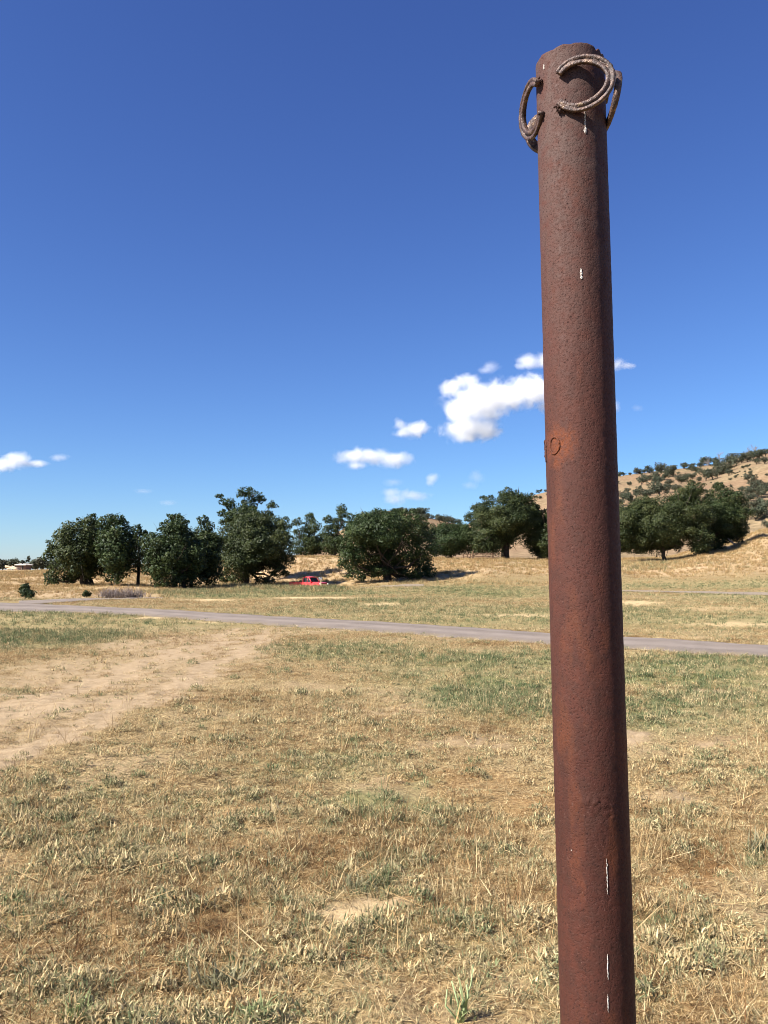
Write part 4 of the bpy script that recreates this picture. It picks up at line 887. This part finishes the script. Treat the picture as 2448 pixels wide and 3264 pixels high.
def meadow():
    X, Y = [], []
    for a, b, n in ((2.6, 6, 34000), (6, 12, 46000), (12, 24, 46000), (24, 48, 30000), (48, 108, 42000)):
        x, y = points(a, b, n); X.append(x); Y.append(y)
    x = np.concatenate(X); y = np.concatenate(Y); m = masks(x, y)
    road = in_strip(x, y, ROADW, -.45 * np.random.default_rng(4).random(len(x)) ** 2) | in_strip(x, y, TRACKW, -.1) | in_strip(x, y, PATHW, -.3)
    keep = (~road) & (m['gold'] < .6)
    dirt = m['soil']; keep &= rng.random(len(x)) > dirt * .92; keep &= rng.random(len(x)) > .55 * sstep(.52, .66, m['n1']) * (y < 30); keep &= rng.random(len(x)) > m['straw'] * .88
    x, y = x[keep], y[keep]; m = {k: v[keep] for k, v in m.items()}
    n = len(x); u = rng.random(n); g = m['green']; dist = np.clip(y / 9, .9, 6.0)
    kh = m['khaki']; kind = np.where(u < .03 + .6 * g, 2, np.where(u < .48 + .45 * g, 1, 0)); kind = np.where((kind == 2) & (rng.random(n) < .3), 3, kind); kind = np.where((kind < 2) & (rng.random(n) < kh * .5), 3, kind)
    kind = np.where((rng.random(n) < .03) & (y < 16), 4, kind); kind = np.where((rng.random(n) < .022) & (y < 12), 5, kind)
    kind = np.where((rng.random(n) < (.02 + .10 * kh * kh) * sstep(.40, .55, m['n2'])) & (y < 22), 6, kind)
    tint = np.select([kind == 2, kind == 3], [.62 + .36 * g + rng.normal(0, .07, n), .555 + .25 * g + .04 * kh + rng.normal(0, .09, n)], .35 + (m['n1'] - .5) * .8 + rng.normal(0, .11, n) - .26 * m['rust'] + .18 * g + .14 * m['straw'])
    tint = np.clip(tint, .02, .98)
    scl = rng.uniform(.42, .95, n) * dist ** .66 * (.75 + .2 * g); scl = np.where((kind == 4) | (kind == 5), rng.uniform(.6, 1.1, n), scl); scl = np.where(kind == 6, rng.uniform(.55, 1.25, n) * np.clip(y / 8, .9, 2) ** .5, scl); tint = np.where(kind == 6, np.clip(rng.normal(.61, .11, n), .3, .85), tint); tint = np.where(kind == 5, rng.choice([.06, .44, .52], n), tint)
    vs = make_variants('dry', 5, M_GRASS, 1) + make_variants('litter', 5, M_GRASS, 2) + make_variants('green', 5, M_GRASS, 3) + make_variants('weed', 4, M_GRASS, 4) + make_variants('stalk', 4, M_GRASS, 5) + make_variants('straw', 5, M_GRASS, 6) + make_variants('mound', 6, M_GRASS, 7)
    st = np.array([0, 5, 10, 15, 19, 23, 28]); cn = np.array([5, 5, 5, 4, 4, 5, 6]); idx = st[kind] + (rng.random(n) * cn[kind]).astype(int)
    scatter('meadow_grass', 'dry straw and short green grass covering the mown meadow', lay(x, y), scl, tint, idx, vs)
meadow()
def bank():
    x, y = points(46, 175, 42000, .62); m = masks(x, y); z = ground_z(x, y); px, py = project(np.stack([x, y, z], -1))
    road = in_strip(x, y, ROADW, .6) | in_strip(x, y, TRACKW, .2) | in_strip(x, y, PATHW, .3)
    weeds = ell(px, py, [(1010, 1880, 120, 10), (800, 1872, 240, 8, .8), (1500, 1860, 300, 8, .4), (2080, 1805, 120, 20, .5), (620, 1890, 200, 8, .8)])
    keep = ~road & ((m['gold'] > rng.random(len(x))) | (weeds > rng.random(len(x))))
    x, y, px, py, weeds, n1 = [q[keep] for q in (x, y, px, py, weeds, m['n1'])]; n = len(x)
    tint = np.clip(.46 + (n1 - .5) * .7 + rng.normal(0, .14, n) + weeds * .42, 0, 1)
    scl = rng.uniform(.35, .85, n) * (1 + .6 * weeds) * np.clip(y / 95, .45, 1.3)
    scatter('bank_grass', 'long golden dry grass on the bank under the oaks', lay(x, y, .02), scl, tint, rng.integers(0, 6, n), make_variants('tall', 6, M_GOLD, 9))
bank()

# single plants that stand out in the near meadow
def plant_mat(name, c0, c1):
    t = NT(name); v = t.attr('bt'); c = t.mix(v, c0, c1); d = t.n('BsdfDiffuse', Color=c); tr = t.n('BsdfTranslucent', Color=c); mx = t.n('MixShader', _0=.25); t.put(mx.inputs[1], d); t.put(mx.inputs[2], tr); t.t.links.new(mx.outputs[0], t.out.inputs[0]); return t.m
M_CLUMP = plant_mat('grey_green_clump', (.15, .15, .08), (.33, .30, .19))
M_STEM = plant_mat('pale_green_stem', (.20, .25, .10), (.38, .40, .20))
def clump(label, px, py, w, h, n, seed, mat=None, name='grass_clump', cat='grass clump', wd=.008):
    P = on_ground(px, py); k = P[1] / F; g = np.random.default_rng(seed)
    S = [(g.normal(0, w * k * .28), g.normal(0, w * k * .16), 0, g.uniform(0, 6.28), g.uniform(.05, 1.0), h * k * g.uniform(.6, 1.35), wd * g.uniform(.6, 1.4), g.uniform(.2, 1.2)) for _ in range(n)]
    V, f = blades(S); me = mesh_np('grass_clump', V, f, mat or M_CLUMP); fattr(me, 'bt', np.repeat(g.random(n), 3), 'FACE')
    o = obj(name, me, label=label, cat=cat); o.location = P
clump('grey-green tuft at the upper edge of the bare straw patch', 1165, 2828, 190, 36, 150, 1)
clump('green tuft at the right picture border, level with the rusty patch', 2428, 2720, 70, 70, 60, 2)
clump('pale grassy tuft at lower left of centre near the bottom', 700, 3150, 150, 70, 110, 3)
clump('fresh green tuft on the bottom border left of centre', 805, 3262, 60, 90, 40, 4, M_STEM)
clump('green tuft on the bottom border towards the left corner', 235, 3262, 70, 90, 50, 5, M_STEM)
M_BRUSH = plant_mat('grey_dry_brush', (.20, .165, .15), (.36, .30, .27))
for i, (px, w) in enumerate([(345, 60), (385, 64), (425, 60)]):
    clump(['greyish dry brush, leftmost clump below the oaks', 'greyish dry brush, middle clump below the oaks', 'greyish dry brush, right clump below the oaks'][i], px, 1906, w, 34, 240, 70 + i, M_BRUSH, 'dry_brush', 'brush', .03)
def forked_weed():
    P = on_ground(1475, 3275); k = P[1] / F; root = bpy.data.objects.new('forked_weed', None); COL.objects.link(root); root.location = P
    tag(root, 'pale green forked weed with tall stems at the bottom border', 'plant')
    m = simple('weed_stem', (.30, .36, .17), .7, .3, .2, 40)
    for pts in ([(0, 0), (4, 60), (28, 120), (36, 175)], [(0, 0), (-14, 70), (-32, 130)], [(-6, 10), (-52, 60), (-46, 105)], [(2, 20), (2, 80), (-8, 110)], [(4, 50), (18, 90), (14, 120)]):
        mb = MB(); mb.tube([(a * k, .01 * i, b * k) for i, (a, b) in enumerate(pts)], [.0045 - .0009 * i for i in range(len(pts))], 6); obj('stem', mb.mesh('stem', m, True), root)
    g = np.random.default_rng(3); S = [(g.normal(0, .02), 0, g.uniform(0, .1), g.uniform(0, 6.28), g.uniform(.2, .8), g.uniform(.05, .1), .009, .8) for _ in range(16)]
    V, f = blades(S); me = mesh_np('leaf', V, f, M_STEM); fattr(me, 'bt', np.repeat(g.random(16), 3), 'FACE'); obj('leaf', me, root)
forked_weed()

# ------------------------------------------------------------------ clouds: real volumes four kilometres off
CY = 4200.0
def cloud(label, blobs, dens=.05, seed=0, soft=1.0, nscale=.014, erode=1.25):
    k = CY / F; c0 = at(np.mean([b[0] for b in blobs]), np.mean([b[1] for b in blobs]), CY)
    g = np.random.default_rng(seed); B = []
    for (x, y, rx, ry) in blobs:
        p = at(x, y, CY) - c0; p[1] += g.uniform(-.3, .3) * rx * k
        B.append((p, np.array([rx, (rx + ry) / 2, ry]) * k))
    mb = MB()
    for p, r in B:
        m, q = 14, 9
        V = [p + r * 1.4 * np.array([math.sin(i * math.pi / q) * math.cos(j), math.sin(i * math.pi / q) * math.sin(j), math.cos(i * math.pi / q)]) for i in range(1, q) for j in np.linspace(0, 6.2832, m, endpoint=False)]
        V += [p + [0, 0, r[2] * 1.4], p - [0, 0, r[2] * 1.4]]; Fs = []
        for i in range(q - 2):
            for j in range(m): Fs.append((i * m + j, (i + 1) * m + j, (i + 1) * m + (j + 1) % m, i * m + (j + 1) % m))
        for j in range(m): Fs += [((q - 1) * m, j, (j + 1) % m), ((q - 1) * m + 1, (q - 2) * m + (j + 1) % m, (q - 2) * m + j)]
        mb.add(V, Fs)
    t = NT('cloud_vapour'); tc = t.n('TexCoord').outputs['Object']; fld = None
    for p, r in B:
        v = t.n('VectorMath', {'operation': 'SUBTRACT'}, _0=tc, _1=tuple(p)).outputs[0]
        v = t.n('VectorMath', {'operation': 'DIVIDE'}, _0=v, _1=tuple(r * 1.0)).outputs[0]
        d = t.math('SUBTRACT', 1.0, t.n('VectorMath', {'operation': 'LENGTH'}, _0=v).outputs['Value'])
        fld = d if fld is None else t.math('SMOOTH_MAX', fld, d, .12)
    sh = t.n('VectorMath', {'operation': 'ADD'}, _0=tc, _1=(seed * 131.0, 0, 0)).outputs[0]
    nz = t.noise(sh, nscale, 7, .68, .6)
    v = t.math('ADD', fld, t.math('MULTIPLY', t.math('SUBTRACT', nz, .52), 1.9 * erode))
    v = t.rng(v, -.05, soft)
    v = t.math('POWER', v, 1.35)
    pv = t.n('VolumePrincipled'); pv.inputs['Color'].default_value = (1, 1, 1, 1); t.put(pv.inputs['Density'], t.math('MULTIPLY', v, dens)); pv.inputs['Anisotropy'].default_value = .2
    t.t.links.new(pv.outputs[0], t.out.inputs['Volume'])
    o = obj('cloud', mb.mesh('cloud', t.m), label=label, cat='cloud'); o.location = c0
    md = o.modifiers.new('union', 'REMESH'); md.mode = 'VOXEL'; md.voxel_size = max(6.0, max(r.max() for _, r in B) * .12)
cloud('big white cloud passing behind the post, ragged left end', [(1440, 1240, 46, 36), (1490, 1215, 46, 30), (1520, 1290, 110, 72), (1610, 1255, 90, 56), (1690, 1250, 90, 56), (1760, 1255, 90, 56), (1490, 1360, 84, 50), (1545, 1370, 66, 42), (1490, 1395, 46, 22), (1850, 1270, 80, 40), (1450, 1310, 40, 50)], .05, 1)
cloud('small white puff touching the post left edge above the big cloud', [(1690, 1155, 50, 26), (1735, 1150, 50, 30), (1665, 1165, 34, 14)], .03, 2)
cloud('thin wispy puff above the big cloud', [(1560, 1170, 36, 22), (1545, 1180, 26, 12)], .012, 3)
cloud('small oval white cloud left of the big cloud', [(1275, 1350, 30, 20), (1320, 1368, 60, 28), (1290, 1378, 40, 16)], .04, 4)
cloud('flat elongated white cloud, lower left of the oval cloud', [(1120, 1452, 66, 28), (1190, 1455, 80, 30), (1255, 1465, 66, 28), (1140, 1485, 40, 14)], .035, 5)
cloud('tiny puff below the oval cloud', [(1376, 1525, 26, 22), (1368, 1538, 18, 14)], .02, 6)
cloud('low wispy cloud just above the round oak', [(1260, 1590, 44, 26), (1320, 1578, 60, 20), (1250, 1572, 34, 18)], .018, 7)
cloud('very thin streaky wisp between round oak and post', [(1515, 1520, 32, 26), (1500, 1545, 30, 14)], .006, 8)
cloud('faint small wisp above the low wispy cloud', [(1255, 1535, 32, 14)], .008, 9)
cloud('white cloud cut by the left picture border', [(5, 1480, 56, 28), (60, 1468, 56, 28), (105, 1476, 50, 14)], .035, 10)
cloud('faint wisp right of the left-border cloud', [(195, 1459, 40, 12)], .010, 11)
cloud('puff showing right of the post, upper one', [(1962, 1165, 34, 24), (2000, 1164, 40, 10)], .02, 12)
cloud('puff showing right of the post, lower one', [(1958, 1295, 26, 24)], .02, 13)
cloud('faint speck of cloud farther right of the post', [(2032, 1300, 22, 14)], .008, 14)
cloud('faint pinkish wisp above the gap between left oaks', [(535, 1602, 40, 10), (455, 1565, 36, 9)], .006, 15)
